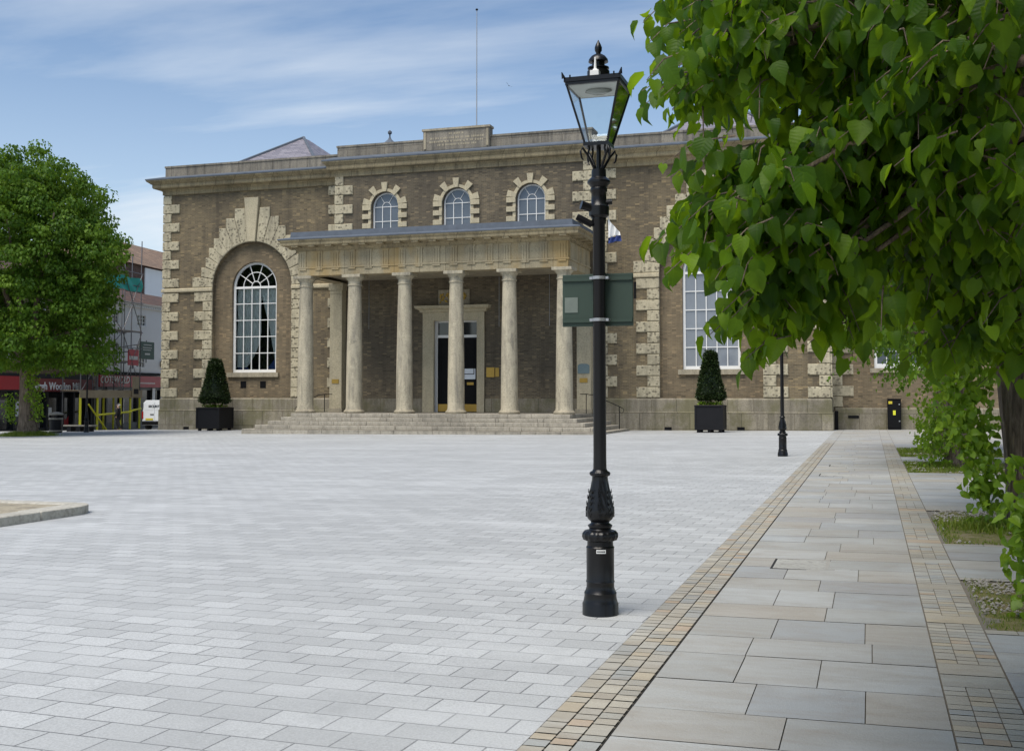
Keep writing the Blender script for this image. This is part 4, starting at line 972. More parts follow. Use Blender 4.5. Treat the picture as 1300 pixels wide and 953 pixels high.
# dark shop to the left
K = row_thing('shop_building', 'shop with a dark front and dark red fascia behind the lone tree', 'building')
x0, x1 = -15.5, -4.82
plate(rect(x0, x1, 3.0, 9.0), [rect(a, a+1.1, z, z+1.7) for a in (-14, -11.2, -8.2) for z in (3.9, 6.6)], 0, .3, 'wall', 'brick_warm', K); MB().box(x0, x1, .31, 9, -1.1, 9).build('body', 'brick', K)
for a in (-14, -11.2, -8.2):
    for z in (3.9, 6.6): sash(a-.02, a+1.12, z-.02, z+1.72, K, 4, 2, .12)
MB().add([(x0, -.3, 9), (x1, -.3, 9), (x1, 4.5, 11.6), (x0, 4.5, 11.6), (x1, 9, 9), (x0, 9, 9)], [(0, 1, 2, 3), (3, 2, 4, 5), (0, 3, 5), (1, 4, 2)]).build('roof', 'tile', K)
fa = MB().box(-12.4, -5.0, -.2, -.02, 1.9, 2.7).build('fascia', 'darkred', K)
text_mesh('Edinburgh Woollen Mill', .66, (-6.55, -.215, 2.22), 0, 'paper', 'lettering', fa, .01, .012, 'RIGHT')
MB().box(x0, -12.42, -.2, -.02, 2.0, 2.8).build('fascia', 'red', K)
MB().box(x0, x1, -.019, .3, 1.9, 2.99).build('fascia_back', 'navy', K); MB().box(x0, x1, .0, .29, -1.0, -.35).build('stallriser', 'navy', K)
for x in (-15.4, -13.2, -12.0, -9.9, -8.2, -7.0, -5.6, -4.95): MB().box(x-.1, x+.1, -.04, .28, -1, 1.9).build('shopfront_post', 'navy', K)
for xa, xb in ((-15.3, -13.3), (-13.1, -12.1), (-11.9, -10.0), (-9.8, -8.3), (-8.1, -7.1), (-6.9, -5.7)): MB().box(xa, xb, .18, .2, -.35, 1.9).build('shop_window', 'panedark', K)
for x, z, w, h in ((-13.0, .4, .5, .9), (-9.5, .3, .35, .6)): MB().box(x, x+w, .165, .178, z, z+h).build('window_poster', 'paper', K)
MB().prism([(-7.9, -.3), (-7.3, -.3), (-7.3, .35), (-7.6, .05), (-7.9, .35)], .165, .178).build('window_poster', 'signred', K)
place(K)
# brick house with a tiled roof behind
H = row_thing('brick_house', 'tall brick house with a white gable and weathered tile roof rising behind the white shop', 'building')
MB().box(16.5, 34, 10, 24, -1, 13.35).build('wall', 'brick_red', H)
MB().box(19.6, 34, 9.9, 9.99, -1, 13.2).build('rendered_wall', 'render', H)
MB().add([(16.1, 9.6, 13.3), (34, 9.6, 13.3), (34, 15, 16.3), (20.5, 15, 16.3), (34, 24, 13.3), (16.1, 24, 13.3)], [(0, 1, 2, 3), (3, 2, 4, 5), (0, 3, 5), (1, 4, 2)]).build('roof', 'tile_pale', H)
place(H)
# scaffold
Sx = row_thing('scaffold', 'steel tube scaffold with yellow lower sleeves and green sheeting in front of the white shop', 'scaffold')
XS = [-8.95, -7.0, -4.2, -2.95, -1.72]; YO, YI = -1.7, -.45
for i, x in enumerate(XS):
    top = [6.2, 8.2, 10.3, 11.2, 12.4][i]
    for yy in (YO, YI): MB().tube([(x, yy, GS-.05), (x, yy, top if yy == YO else top-1.2)], .035, 6).build('standard', 'scaff', Sx)
    MB().tube([(x, YO, GS), (x, YO, 1.75)], .075, 8).build('sleeve', 'yellow', Sx)
    if i in (1, 2, 3): MB().tube([(x, YI, GS), (x, YI, 1.6)], .07, 8).build('sleeve', 'yellow', Sx)
for yy in (YO, YI):
    for z in (1.9, 3.9, 4.9, 6.0, 8.0, 9.2, 10.1): 
        if yy == YI and z in (4.9, 9.2): continue
        xa = XS[0] if z < 5 else (XS[1] if z < 8.5 else XS[2]); MB().tube([(xa-.3, yy-.04, z), (XS[4]+.2, yy-.04, z)], .03, 6).build('ledger', 'scaff', Sx)
for i in range(4):
    xa, xb = XS[i], XS[i+1]
    for j, z in enumerate((2.0, 4.0, 6.0, 8.1)):
        if z > 7 and i < 2: continue
        if (i+j) % 2: xa_, xb_ = xb, xa
        else: xa_, xb_ = xa, xb
        MB().tube([(xa_, YO-.08, z), (xb_, YO-.08, z+1.95)], .028, 6).build('brace', 'scaff', Sx)
for z in (1.95, 3.95, 6.05): MB().box(XS[0]-.2, XS[4]+.2, YO+.02, YI-.02, z, z+.05).build('boards', 'board', Sx)
MB().box(XS[0]-.2, XS[4]+.2, YO-.09, YO-.05, 1.5, 2.0).build('toe_board', 'board', Sx)
MB().tube([(XS[1], YO-.1, .4), (XS[3], YO-.1, .55)], .07, 6).build('guard_rail', 'yellow', Sx); MB().tube([(XS[3], YO-.1, .62), (XS[4], YO-.1, .75)], .07, 6).build('guard_rail', 'yellow', Sx)
MB().tube([(XS[1]-1.2, YO-.1, 1.1), (XS[1]+1.0, YO-.1, GS)], .06, 6).build('brace', 'yellow', Sx)
lad = MB()
for xx in (-6.6, -6.15): lad.tube([(xx, -1.1, 2.0), (xx+.3, -.8, 8.0)], .03, 5)
for i in range(20): lad.tube([(-6.6+.3*i/20, -1.1+.3*i/20, 2.1+.31*i), (-6.15+.3*i/20, -1.1+.3*i/20, 2.1+.31*i)], .018, 4)
lad.build('ladder', 'scaff', Sx)
vs = []; n = 16
for j in range(7):
    for i in range(n+1): vs.append((-7.3+5.6*i/n, YO-.06+.05*math.sin(i*1.3+j), 8.8+.95*j/6+.04*math.sin(i*.9)))
MB().add(vs, [(j*(n+1)+i, j*(n+1)+i+1, (j+1)*(n+1)+i+1, (j+1)*(n+1)+i) for j in range(6) for i in range(n)]).build('sheeting', 'net', Sx, 180)
place(Sx)
t = thing('hanging_sign', 'cream and black notice panel hanging on the scaffold over the shop window', 'sign'); bb = MB().box(-2.95, -2.15, YO-.2, YO-.14, 1.6, 2.95).build('board', 'board', t); MB().box(-2.85, -2.25, YO-.215, YO-.202, 1.75, 2.1).build('panel', 'void', t); place(t)

# ------------------------------------------------------------------ van (rear towards the camera)
V = thing('van', 'small white van seen from behind at the left corner of the hall', 'van')
w, L_, h = .88, 3.9, 1.92
body = MB(); pr = [(-w, .34), (w, .34), (w, .95), (w-.03, 1.25), (w-.12, 1.8), (w-.25, h), (-w+.25, h), (-w+.12, 1.8), (-w+.03, 1.25), (-w, .95)]
n = len(pr); secs = [(0, .0), (.06, 0), (2.6, 0), (3.2, -.75), (L_, -.9)]; vs = []
for y, dz in secs:
    for x_, z_ in pr: vs.append((x_*(.97 if y in (0, L_) else 1), y, z_+(dz*max(0, (z_-.95)/(h-.95)) if dz else 0)))
body.add(vs, [tuple(range(n)), tuple(range(5*n-1, 4*n-1, -1))]+[(i*n+k_, (i+1)*n+k_, (i+1)*n+(k_+1) % n, i*n+(k_+1) % n) for i in range(4) for k_ in range(n)])
body.build('body', 'vanwhite', V, 30, .02)
for s_ in (-1, 1):
    dr = MB().box(*sorted((s_*.015, s_*(w-.1))), -.02, -.001, .62, 1.78).build('rear_door', 'vanwhite', V, None, .015)
    MB().box(*sorted((s_*.1, s_*(w-.22))), -.028, -.021, 1.3, 1.68).build('rear_window', 'vanwhite' if 1 else 'panedark', dr)
    MB().box(*sorted((s_*(w-.09), s_*(w-.0))), -.03, .04, .75, 1.2).build('tail_light', 'taillight', V)
    for y in (.7, 3.1):
        wh = MB(); q = []
        wh.tube([(s_*(w-.16), y, .32), (s_*(w+.01), y, .32)], .32, 18); ty = wh.build('wheel', 'rubber', V, 40); MB().tube([(s_*(w-.1), y, .32), (s_*(w+.02), y, .32)], .19, 14).build('rim', 'steel', ty, 40)
    MB().box(*sorted((s_*(w+.02), s_*(w+.2))), 2.55, 2.65, 1.05, 1.25).build('wing_mirror', 'black_matt', V)
MB().box(-w+.04, w-.04, -.09, .0, .36, .58).build('bumper', 'black_matt', V, None, .02)
MB().box(-.62, -.1, -.035, -.021, .64, .77).build('number_plate', 'plate', V)
MB().box(-.3, -.05, -.04, -.021, .98, 1.04).build('door_handle', 'black_matt', V)
text_mesh('SECURITY', .2, (.02, -.035, 1.52), 0, 'navy', 'lettering', V, .005, .006)
MB().box(-.7, .7, 3.0, 3.06, 1.05, 1.0).build('dashboard', 'void', V) if 0 else None
V.location = (-43.35, 61.2, -.56); V.rotation_euler.z = R(6)

# ------------------------------------------------------------------ person walking
def skin_mesh(name, verts, edges, radii, mat, parent, levels=2):
    me = bpy.data.meshes.new(name); me.from_pydata(verts, edges, []); o = bpy.data.objects.new(name, me); COL.objects.link(o)
    md_ = o.modifiers.new('s', 'SKIN'); 
    for i, r in enumerate(radii):
        sv = me.skin_vertices[0].data[i]; sv.radius = (r, r) if not hasattr(r, '__len__') else r; sv.use_root = (i == 0)
    sub = o.modifiers.new('u', 'SUBSURF'); sub.levels = levels; sub.render_levels = levels
    dg = bpy.context.evaluated_depsgraph_get(); m2 = bpy.data.meshes.new_from_object(o.evaluated_get(dg)); bpy.data.objects.remove(o)
    return link(name, m2, mat, parent, 180)
Pn = thing('person', 'person in dark clothes with grey hair walking past the scaffold', 'person')
sk_v = [(0, 0, .93), (0, .0, 1.15), (0, .02, 1.36), (0, .02, 1.5), (0, -.01, 1.6), (0, -.02, 1.7), (-.17, .02, 1.42), (-.24, .03, 1.15), (-.22, -.1, .93), (-.22, -.14, .86), (.17, .02, 1.42), (.24, .04, 1.15), (.23, -.02, .92), (.23, -.04, .84), (-.09, 0, .9), (-.1, -.09, .5), (-.1, -.02, .1), (-.1, -.15, .05), (.09, 0, .9), (.1, .1, .5), (.1, .26, .13), (.1, .14, .05)]
sk_e = [(0, 1), (1, 2), (2, 3), (3, 4), (4, 5), (2, 6), (6, 7), (7, 8), (8, 9), (2, 10), (10, 11), (11, 12), (12, 13), (0, 14), (14, 15), (15, 16), (16, 17), (0, 18), (18, 19), (19, 20), (20, 21)]
sk_r = [.14, .13, .15, .055, .085, .075, .06, .045, .035, .03, .06, .045, .035, .03, .085, .06, .045, .04, .085, .06, .045, .04]
bp = skin_mesh('body', sk_v, sk_e, sk_r, 'skin', Pn)
skin_mesh('coat', [(v_[0]*1.03, v_[1], v_[2]) for v_ in sk_v[:3]]+[sk_v[i] for i in (6, 7, 8, 10, 11, 12)]+[(0, 0, .66)], [(0, 1), (1, 2), (2, 3), (3, 4), (4, 5), (2, 6), (6, 7), (7, 8), (0, 9)], [.18, .165, .175, .085, .068, .055, .085, .068, .055, .2], 'coat', Pn)
skin_mesh('trousers', [sk_v[0]]+[sk_v[i] for i in (14, 15, 16, 18, 19, 20)], [(0, 1), (1, 2), (2, 3), (0, 4), (4, 5), (5, 6)], [.15, .1, .08, .065, .1, .08, .065], 'coat', Pn)
for a, b_ in ((16, 17), (20, 21)):
    p_, q_ = Vector(sk_v[a]), Vector(sk_v[b_]); skin_mesh('shoe', [p_-Vector((0, 0, .03)), q_, q_+Vector((0, -.06, -.01))], [(0, 1), (1, 2)], [.06, .055, .045], 'rubber', Pn)
skin_mesh('hair', [(0, .03, 1.66), (0, .0, 1.73), (0, .06, 1.62)], [(0, 1), (0, 2)], [.088, .07, .07], 'hair', Pn, 1)
fc = MB(); fc.tube([(0, -.09, 1.66), (0, -.118, 1.635)], [.01, .016], 6)
fc.build('nose', 'skin', bp); 
for s_ in (-1, 1): MB().lathe([(.001, -.012), (.012, 0), (.001, .012)], (s_*.033, -.094, 1.665), 8).build('eye', 'void', bp)
Pn.location = (-44.9, 59.6, -.56); Pn.rotation_euler.z = R(-75); Pn.scale = (.98,)*3
# ------------------------------------------------------------------ vegetation
def nz(v): return v/np.maximum(np.linalg.norm(v, axis=1, keepdims=True), 1e-9)
LEAF_V = np.array([(0, 0, 0), (0, .45, -.02), (0, .82, -.06), (0, 1.12, -.16), (.22, -.1, .04), (.46, .12, .13), (.47, .45, .14), (.26, .82, .06), (-.22, -.1, .04), (-.46, .12, .13), (-.47, .45, .14), (-.26, .82, .06)])
LEAF_F = [(0, 4, 5), (0, 5, 6, 1), (1, 6, 7, 2), (2, 7, 3), (0, 9, 8), (0, 1, 10, 9), (1, 2, 11, 10), (2, 3, 11)]
MINI_V = np.array([(0, 0, 0), (.42, .42, .14), (0, 1.05, -.08), (-.42, .42, .14), (0, .5, -.03)])
MINI_F = [(0, 1, 4), (1, 2, 4), (2, 3, 4), (3, 0, 4)]
def leaf_mesh(name, pos, tip, nrm, size, mat, parent, tmpl=0, rnd=None, curl=True, label=None):
    V, F = (LEAF_V, LEAF_F) if tmpl == 0 else (MINI_V, MINI_F)
    n = len(pos); y = nz(tip); x = nz(np.cross(y, nrm)); z = np.cross(x, y)
    T = np.repeat(V[None], n, 0)
    if curl:
        T = T.copy(); T[:, :, 2] *= RNG.uniform(-.3, 2.4, (n, 1)); T[:, :, 0] *= RNG.uniform(.8, 1.08, (n, 1)); T[:, :, 2] -= (RNG.uniform(-.05, .3, (n, 1)))*T[:, :, 1]**2; T[:, :, 0] += RNG.normal(0, .06, (n, 1))*T[:, :, 1]
    if tmpl == 0: T = T+RNG.normal(0, .025, T.shape)*np.array([1, 1, 1.6])
    P = pos[:, None] + (T[:, :, :1]*x[:, None] + T[:, :, 1:2]*y[:, None] + T[:, :, 2:]*z[:, None])*size[:, None, None]
    k = len(V); loops = []; starts = []; tot = 0; base = []
    for f in F: base.append(np.array(f))
    nl = sum(len(f) for f in F)
    lv = np.concatenate(base)[None] + (np.arange(n)*k)[:, None]
    ls = np.cumsum([0]+[len(f) for f in F[:-1]])[None] + (np.arange(n)*nl)[:, None]
    me = bpy.data.meshes.new(name); me.vertices.add(n*k); me.vertices.foreach_set('co', P.astype(np.float32).ravel())
    me.loops.add(n*nl); me.loops.foreach_set('vertex_index', lv.astype(np.int32).ravel())
    me.polygons.add(n*len(F)); me.polygons.foreach_set('loop_start', ls.astype(np.int32).ravel())
    me.update(calc_edges=True); me.validate()
    rnd = RNG.random(n) if rnd is None else rnd
    if tmpl == 0: me.attributes.new('luv', 'FLOAT_VECTOR', 'POINT').data.foreach_set('vector', np.tile(V, (n, 1)).astype(np.float32).ravel())
    me.attributes.new('rnd', 'FLOAT', 'POINT').data.foreach_set('value', np.repeat(np.clip(rnd, 0, 1), k).astype(np.float32))
    return link(name, me, mat, parent, 180, label=label)
UP = np.array([0, 0, 1.])
def sprays(anchors, radius, twigs, leaves, size, outc, droop=1.):
    """hanging twigs round each anchor: returns leaf arrays and twig polylines"""
    A = np.asarray(anchors, float); n = len(A)*twigs
    a = np.repeat(A, twigs, 0); st = a+RNG.normal(0, .5, (n, 3))*radius*np.array([1, 1, .75])
    az = RNG.uniform(0, 2*PI, n); d = np.stack([np.cos(az), np.sin(az), RNG.uniform(-.3, .35, n)], 1)
    out = a-np.asarray(outc); out[:, 2] = 0; d = nz(d+.7*nz(out)); L = RNG.uniform(.7, 1.25, n)*radius*1.15
    t = (np.arange(leaves)+.6)/leaves
    p = st[:, None]+d[:, None]*(t[None, :, None]*L[:, None, None]); p[:, :, 2] -= droop*.55*L[:, None]*t[None]**2
    side = np.cross(d, UP); side = nz(side); sg = np.where(np.arange(leaves) % 2, 1, -1)[None, :, None]
    tip = -UP*1.75+side[:, None]*sg*.55+d[:, None]*.45+RNG.normal(0, .38, (n, leaves, 3))
    nrm = d[:, None]*.8+UP*.2+side[:, None]*sg*.4+RNG.normal(0, .6, (n, leaves, 3))
    pos = p+tip*.02*radius+side[:, None]*sg*.03
    s = size*RNG.uniform(.5, 1.22, (n, leaves))*(1-.25*t[None]**3)
    tw = [(st[i], p[i, leaves//2], p[i, -1]) for i in range(n)]
    return pos.reshape(-1, 3), tip.reshape(-1, 3), nrm.reshape(-1, 3), s.ravel(), tw
def camfrom(u, v, zc):
    """world point lying zc metres deep along the photograph's pixel (u,v); used to lay out real boughs"""
    F_, P_, Y_ = 1425., math.atan(70.5/1425.), math.atan(455/math.hypot(1425., 70.5))
    x = (u-650)/F_; y = -(v-431.5)/F_; fw = math.cos(P_)-y*math.sin(P_); up = math.sin(P_)+y*math.cos(P_)
    c, s = math.cos(Y_), math.sin(Y_); return np.array([(x*c-fw*s)*zc, (fw*c+x*s)*zc, 1.65+up*zc])
def tree(label, base, h, trunk_r, crown_c, crown_r, n_spray, spray_r, twigs, leaves, size, mat, tmpl, extra=None, lean=(0, 0), group='lime trees along the footpath', limbs=9, top=2.6, zmin=2.2, branch_extra=True, skip=None):
    bx_, by_ = base; z0 = gz(bx_); t = thing('lime_tree', label, 'tree', (bx_, by_, z0), group)
    m = MB(); n = 20
    pts = [(bx_+lean[0]*i/8, by_+lean[1]*i/8, z0-.15+(top+.15)*i/8) for i in range(9)]; rr = [trunk_r*(1.0+.45*math.exp(-max(0, i*top/8)/.3)-.02*i) for i in range(9)]
    vs = []
    NS = 40; NR = 28
    for j in range(NR+1):
        f = j/NR*8; i = min(7, int(f)); q = f-i; c = [pts[i][k_]*(1-q)+pts[i+1][k_]*q for k_ in range(3)]; r = rr[i]*(1-q)+rr[i+1]*q
        for k_ in range(NS):
            a = 2*PI*k_/NS; hz_ = c[2]-z0; buttress = .13*math.cos(5*a+1.1+by_)*math.exp(-hz_/.45)+.05*math.sin(3*a+hz_*1.3+bx_)+.05*math.sin(11*a+1.2*math.sin(hz_*2))+.035*math.sin(19*a+hz_*1.7)
            vs.append((c[0]+r*(1+buttress)*math.cos(a), c[1]+r*(1+buttress)*math.sin(a), c[2]))
    m.add(vs, [(j*NS+k_, j*NS+(k_+1) % NS, (j+1)*NS+(k_+1) % NS, (j+1)*NS+k_) for j in range(NR) for k_ in range(NS)]); m.build('trunk', 'bark', t, 180)
    topp = Vector(pts[-1]); cc = np.array(crown_c); cr = np.array(crown_r)
    u = RNG.normal(size=(n_spray*3, 3)); u = nz(u); rad = RNG.uniform(.35, 1, (len(u), 1))**.5
    lump = 1+.13*np.sin(u[:, :1]*5+base[1])+.1*np.sin(u[:, 1:2]*7+1)+.08*np.sin(u[:, 2:]*9)
    A = cc+u*rad*cr*lump; A = A[A[:, 2] > zmin]
    if skip is not None: A = A[[not skip(p) for p in A]]
    A = A[:n_spray]; anchors = list(A)+(list(extra) if extra is not None else [])
    b = MB(); 
    for i in range(limbs):
        a = 2*PI*i/limbs+by_; e = cc+np.array([math.cos(a), math.sin(a), .25+.5*(i % 3)])*cr*.62; q = topp.lerp(Vector(e), .45)+Vector((0, 0, .25))
        b.tube([topp-Vector((0, 0, .35)), q, e], [trunk_r*.36, trunk_r*(.13 if extra is not None else .22), .02], 7)
    if branch_extra:
        far = anchors if len(anchors) < 260 else anchors[::2]
        for p in far:
            p = Vector(p); s = topp.lerp(Vector((p.x, p.y, max(p.z, topp.z)+.2)), .45); s.z += .25; mid = s.lerp(p, .6)+Vector((0, 0, .1)); b.tube([s, mid, p], [.028, .017, .006], 5, False)
    pos, tip, nr, sz, tw = sprays(A, spray_r, twigs, leaves, size, cc)
    if extra is not None:
        r2 = sprays(extra, .18, 7, 7, size*.95, cc); tw += r2[4]; pos, tip, nr, sz = [np.concatenate(z_) for z_ in zip((pos, tip, nr, sz), r2[:4])]
    if tmpl == 0:
        for p_, q_, r_ in tw: b.tube([p_, q_, r_], [.004, .003, .0015], 3, False)
    b.build('branches', 'bark', t, 180)
    leaf_mesh('crown', pos, tip, nr, sz, mat, t, tmpl, rnd=RNG.normal(.5, .3, len(pos)))
    return t
def shoots(t, centers, spread, n, size, mat='leaf_shoot', tmpl=0):
    for c in centers:
        pos = []; tip = []; nr = []
        p = np.array(c)+np.clip(RNG.normal(0, 1, (n, 3)), -1.7, 1.7)*np.array(spread); pos.append(p); tip.append(np.stack([RNG.normal(0, .5, n), RNG.normal(0, .5, n), RNG.uniform(-1.2, -.1, n)], 1)); nr.append(np.stack([RNG.normal(-.3, .5, n), RNG.normal(-.6, .5, n), RNG.uniform(.1, 1, n)], 1))
        pos, tip, nr = map(np.concatenate, (pos, tip, nr)); pos[:, 2] = np.maximum(pos[:, 2], gz(t.location.x)+.03)
        leaf_mesh('basal_shoot', pos, tip, nr, size*RNG.uniform(.6, 1.2, len(pos)), mat, t, tmpl)

# near tree: boughs hanging into the right of the view
B0 = []
def bough(u, v, zc, n, du, dv, dz=.5):
    for _ in range(n): B0.append(camfrom(u+random.uniform(-du, du), v+random.uniform(-dv, dv), zc+random.uniform(-dz, dz)))
bough(965, -20, 4.3, 10, 50, 22); bough(955, 15, 4.2, 7, 40, 22); bough(937, 35, 4.0, 5, 14, 20, .2); bough(925, 75, 3.9, 3, 10, 10, .2); bough(1010, 30, 4.6, 14, 45, 40); bough(955, 70, 4.3, 3, 22, 10, .2)
bough(1090, 0, 4.2, 14, 80, 45, .8); bough(1220, 20, 4.0, 18, 110, 60, .9); bough(1085, 80, 5.0, 16, 50, 40); bough(1220, 120, 4.6, 18, 110, 50, .9)
bough(1105, 130, 4.3, 7, 22, 22, .3); bough(1095, 165, 4.1, 5, 18, 12, .3); bough(1035, 210, 3.9, 4, 16, 8, .2); bough(990, 240, 3.8, 4, 14, 10, .2); bough(958, 245, 3.8, 2, 8, 8, .1); bough(985, 240, 3.9, 5, 20, 10, .2); bough(1000, 280, 4.0, 4, 16, 12, .2); bough(955, 255, 3.8, 2, 8, 8, .1); bough(1055, 335, 3.9, 2, 8, 12, .2); bough(1045, 365, 3.9, 3, 8, 10, .1); bough(1022, 335, 3.9, 4, 14, 12, .2); bough(1012, 372, 3.9, 3, 8, 10, .15)
bough(1110, 195, 4.3, 16, 50, 32, .5); bough(1135, 245, 4.5, 10, 50, 18, .5); bough(1230, 225, 4.2, 18, 95, 40, .8); bough(1230, 285, 4.3, 10, 75, 16, .5); bough(1280, 315, 4.2, 6, 26, 18, .5); bough(1190, 315, 4.4, 3, 22, 12, .3)
bough(1265, 365, 4.2, 6, 28, 16, .4); bough(1270, 410, 4.3, 5, 22, 16, .3); bough(1240, 80, 3.6, 9, 60, 45, .3); bough(1130, 110, 3.9, 8, 40, 35, .3); bough(1205, 335, 4.5, 4, 26, 14, .3)
bough(1190, 170, 5.6, 20, 125, 70, .5); bough(1180, 40, 5.8, 24, 150, 70, .5); bough(1050, 20, 5.6, 10, 50, 36, .4)
def skip0(p):   # keep the airy gap on the left of the path clear, as the crown stops there
    return p[0] < .9 and p[2] < 3.6 and p[1] > 1.2
def skip_v(p):
    c, s = math.cos(R(17.69)), math.sin(R(17.69)); zc = p[1]*c-p[0]*s
    if zc < .3: return False
    u = 650+1425*(p[0]*c+p[1]*s)/zc; v = 502-1425*(p[2]-1.65)/zc
    return (u < 1080 and v > -320) or (zc < 2.6 and u < 1700) or (v > 180 and u < 1500)
tree('nearest lime tree, its leafy boughs hanging into the top right of the view', (2.95, 3.9), 9, .3, (2.6, 4.2, 5.4), (3.6, 3.9, 3.1), 560, .34, 9, 9, .079, 'leaf', 0, extra=B0, zmin=2.7, skip=skip_v)
t = tree('second lime tree, trunk hidden at the right edge above the nearest gravel pit', (1.85, 9.9), 9, .31, (2.4, 9.9, 5.6), (3.1, 3.4, 3.3), 420, .36, 8, 8, .11, 'leaf', 0, zmin=2.5, skip=lambda p: p[0] < .35)
shoots(t, [(1.1, 9.3, .62), (1.12, 9.2, .3), (1.12, 9.35, .9), (1.3, 9.4, .6)], (.09, .12, .17), 90, .085)
t = tree('third lime tree with its ridged leaning trunk and leafy side shoots at the right edge', (2.0, 15.4), 9, .31, (2.05, 15.6, 5.6), (3.0, 3.6, 3.3), 380, .4, 8, 7, .115, 'leaf', 0, lean=(-.24, .1), zmin=2.2, skip=lambda p: p[0] < .15)
shoots(t, [(.95, 15., 2.3), (1.3, 15., 2.2), (.95, 15., 1.8), (1.22, 15., 1.65), (1.05, 15., 1.3), (1.28, 15., 1.1), (1.25, 15., .75), (1.38, 15., .45)], (.12, .14, .18), 110, .095)
t = tree('fourth lime tree, beyond the leaning trunk, with shoots round its foot', (1.95, 27.6), 9, .3, (1.7, 27.2, 5.1), (3.4, 3.9, 3.5), 470, .42, 8, 7, .125, 'leaf_far', 1, zmin=2.15, skip=lambda p: p[0] < -.2)
shoots(t, [(1.5, 27.3, .5), (1.35, 27.3, .3), (1.55, 27.3, 1.1), (1.3, 27.3, 1.0)], (.2, .2, .28), 130, .12, 'leaf_shoot', 1)
t = tree('farthest lime tree of the footpath row, in front of the side wing', (2.0, 34.5), 9, .28, (2.0, 34.5, 5.6), (3.1, 3.4, 3.5), 360, .45, 8, 7, .13, 'leaf_far', 1, zmin=2.3, skip=lambda p: p[0] < -.3)
shoots(t, [(1.55, 34.2, .5), (1.5, 34.2, 1.2)], (.25, .2, .4), 140, .13, 'leaf_shoot', 1)

# lone tree at the left
TB = (-39.07, 45.0); z0 = gz(TB[0])
lt = thing('lime_tree', 'lone round-crowned lime tree in grass at the left of the square, before the shops', 'tree', (*TB, z0))
m = MB(); NS, NR = 36, 20; vs = []
for j in range(NR+1):
    h_ = 3.6*j/NR; r = .41*(1+.55*math.exp(-h_/.35))*(1-.07*h_)
    for k_ in range(NS):
        a = 2*PI*k_/NS; w_ = 1+.1*math.cos(6*a)*math.exp(-h_/.5)+.05*math.sin(9*a+h_)+.03*math.sin(17*a+2*h_); vs.append((TB[0]+r*w_*math.cos(a)-.04*h_, TB[1]+r*w_*math.sin(a), z0-.1+h_))
m.add(vs, [(j*NS+k_, j*NS+(k_+1) % NS, (j+1)*NS+(k_+1) % NS, (j+1)*NS+k_) for j in range(NR) for k_ in range(NS)]); m.build('trunk', 'bark', lt, 180)
b = MB(); tp = Vector((TB[0]-.12, TB[1], z0+3.2))
for i in range(13):
    a = 2.4*i; e = tp+Vector((math.cos(a)*3.6, math.sin(a)*3.6, 2.2+5.5*((i*5) % 13)/13)); b.tube([tp, tp.lerp(e, .4)+Vector((0, 0, .6)), e], [.2, .12, .03], 6)
b.build('branches', 'bark', lt, 180)
NC = 900; u = nz(RNG.normal(size=(NC*2, 3))); u = u[u[:, 2] > -.93][:NC]; NC = len(u)
rad = RNG.uniform(.25, 1, (NC, 1))**.42
lump = 1+.07*np.sin(u[:, :1]*6+.6)+.06*np.sin(u[:, 1:2]*8+2)+.05*np.sin(u[:, 2:]*9+1)
wide = np.array([4.65, 4.8, 5.3]); C = np.array([TB[0]-.25, TB[1], 8.3])+u*rad*lump*wide
dn = u[:, 2] < 0; q_ = np.sqrt(np.clip((1-u[:, 2]**4)/(1-u[:, 2]**2+1e-6), 1, 3)); C[dn, :2] = np.array(TB)+(C[dn, :2]-np.array(TB))*np.minimum(q_[dn], 1.75)[:, None]*.93
C[:, 2] = np.where(dn, 8.3+(C[:, 2]-8.3)*1.07, C[:, 2])
lowc = np.stack([TB[0]-.2+RNG.uniform(-1, 1, 120)*4.1, TB[1]+RNG.uniform(-1, 1, 120)*4.1, RNG.uniform(2.9, 4.4, 120)], 1); lowc = lowc[np.hypot(lowc[:, 0]-TB[0]+.2, lowc[:, 1]-TB[1]) < 4.15]; C = np.concatenate([C, lowc]); NC = len(C)
nl = 95; cs = RNG.uniform(.4, .75, (NC, 1, 1))
off = RNG.normal(size=(NC, nl, 3)); off /= np.linalg.norm(off, axis=2, keepdims=True); off *= RNG.uniform(.4, 1, (NC, nl, 1))**.5; off[:, :, 2] *= .75; off[:, :, 2] = np.where(off[:, :, 2] < -.25, off[:, :, 2]*.6, off[:, :, 2])
pos = (C[:, None]+off*cs).reshape(-1, 3); o_ = off.reshape(-1, 3); n = len(pos)
tip = o_*np.array([.8, .8, .3])+np.array([0, 0, -.75])+RNG.normal(0, .3, (n, 3)); nr = o_*.8+UP*.6+RNG.normal(0, .35, (n, 3))
cl = np.repeat(RNG.normal(.45, .2, NC), nl)+RNG.normal(0, .16, n)
leaf_mesh('crown', pos, tip, nr, .17*RNG.uniform(.65, 1.2, n), 'leaf_far', lt, 1, rnd=cl)
shoots(lt, [(TB[0]+.45, TB[1]-.35, 2.7), (TB[0]+.5, TB[1]-.35, 2.1), (TB[0]+.62, TB[1]-.3, 1.7), (TB[0]+.75, TB[1]-.2, .95), (TB[0]-.85, TB[1]-.2, .85), (TB[0]-.9, TB[1]-.2, 1.3), (TB[0]+.35, TB[1]-.35, 3.2)], (.2, .2, .28), 120, .14, 'leaf_shoot', 1)

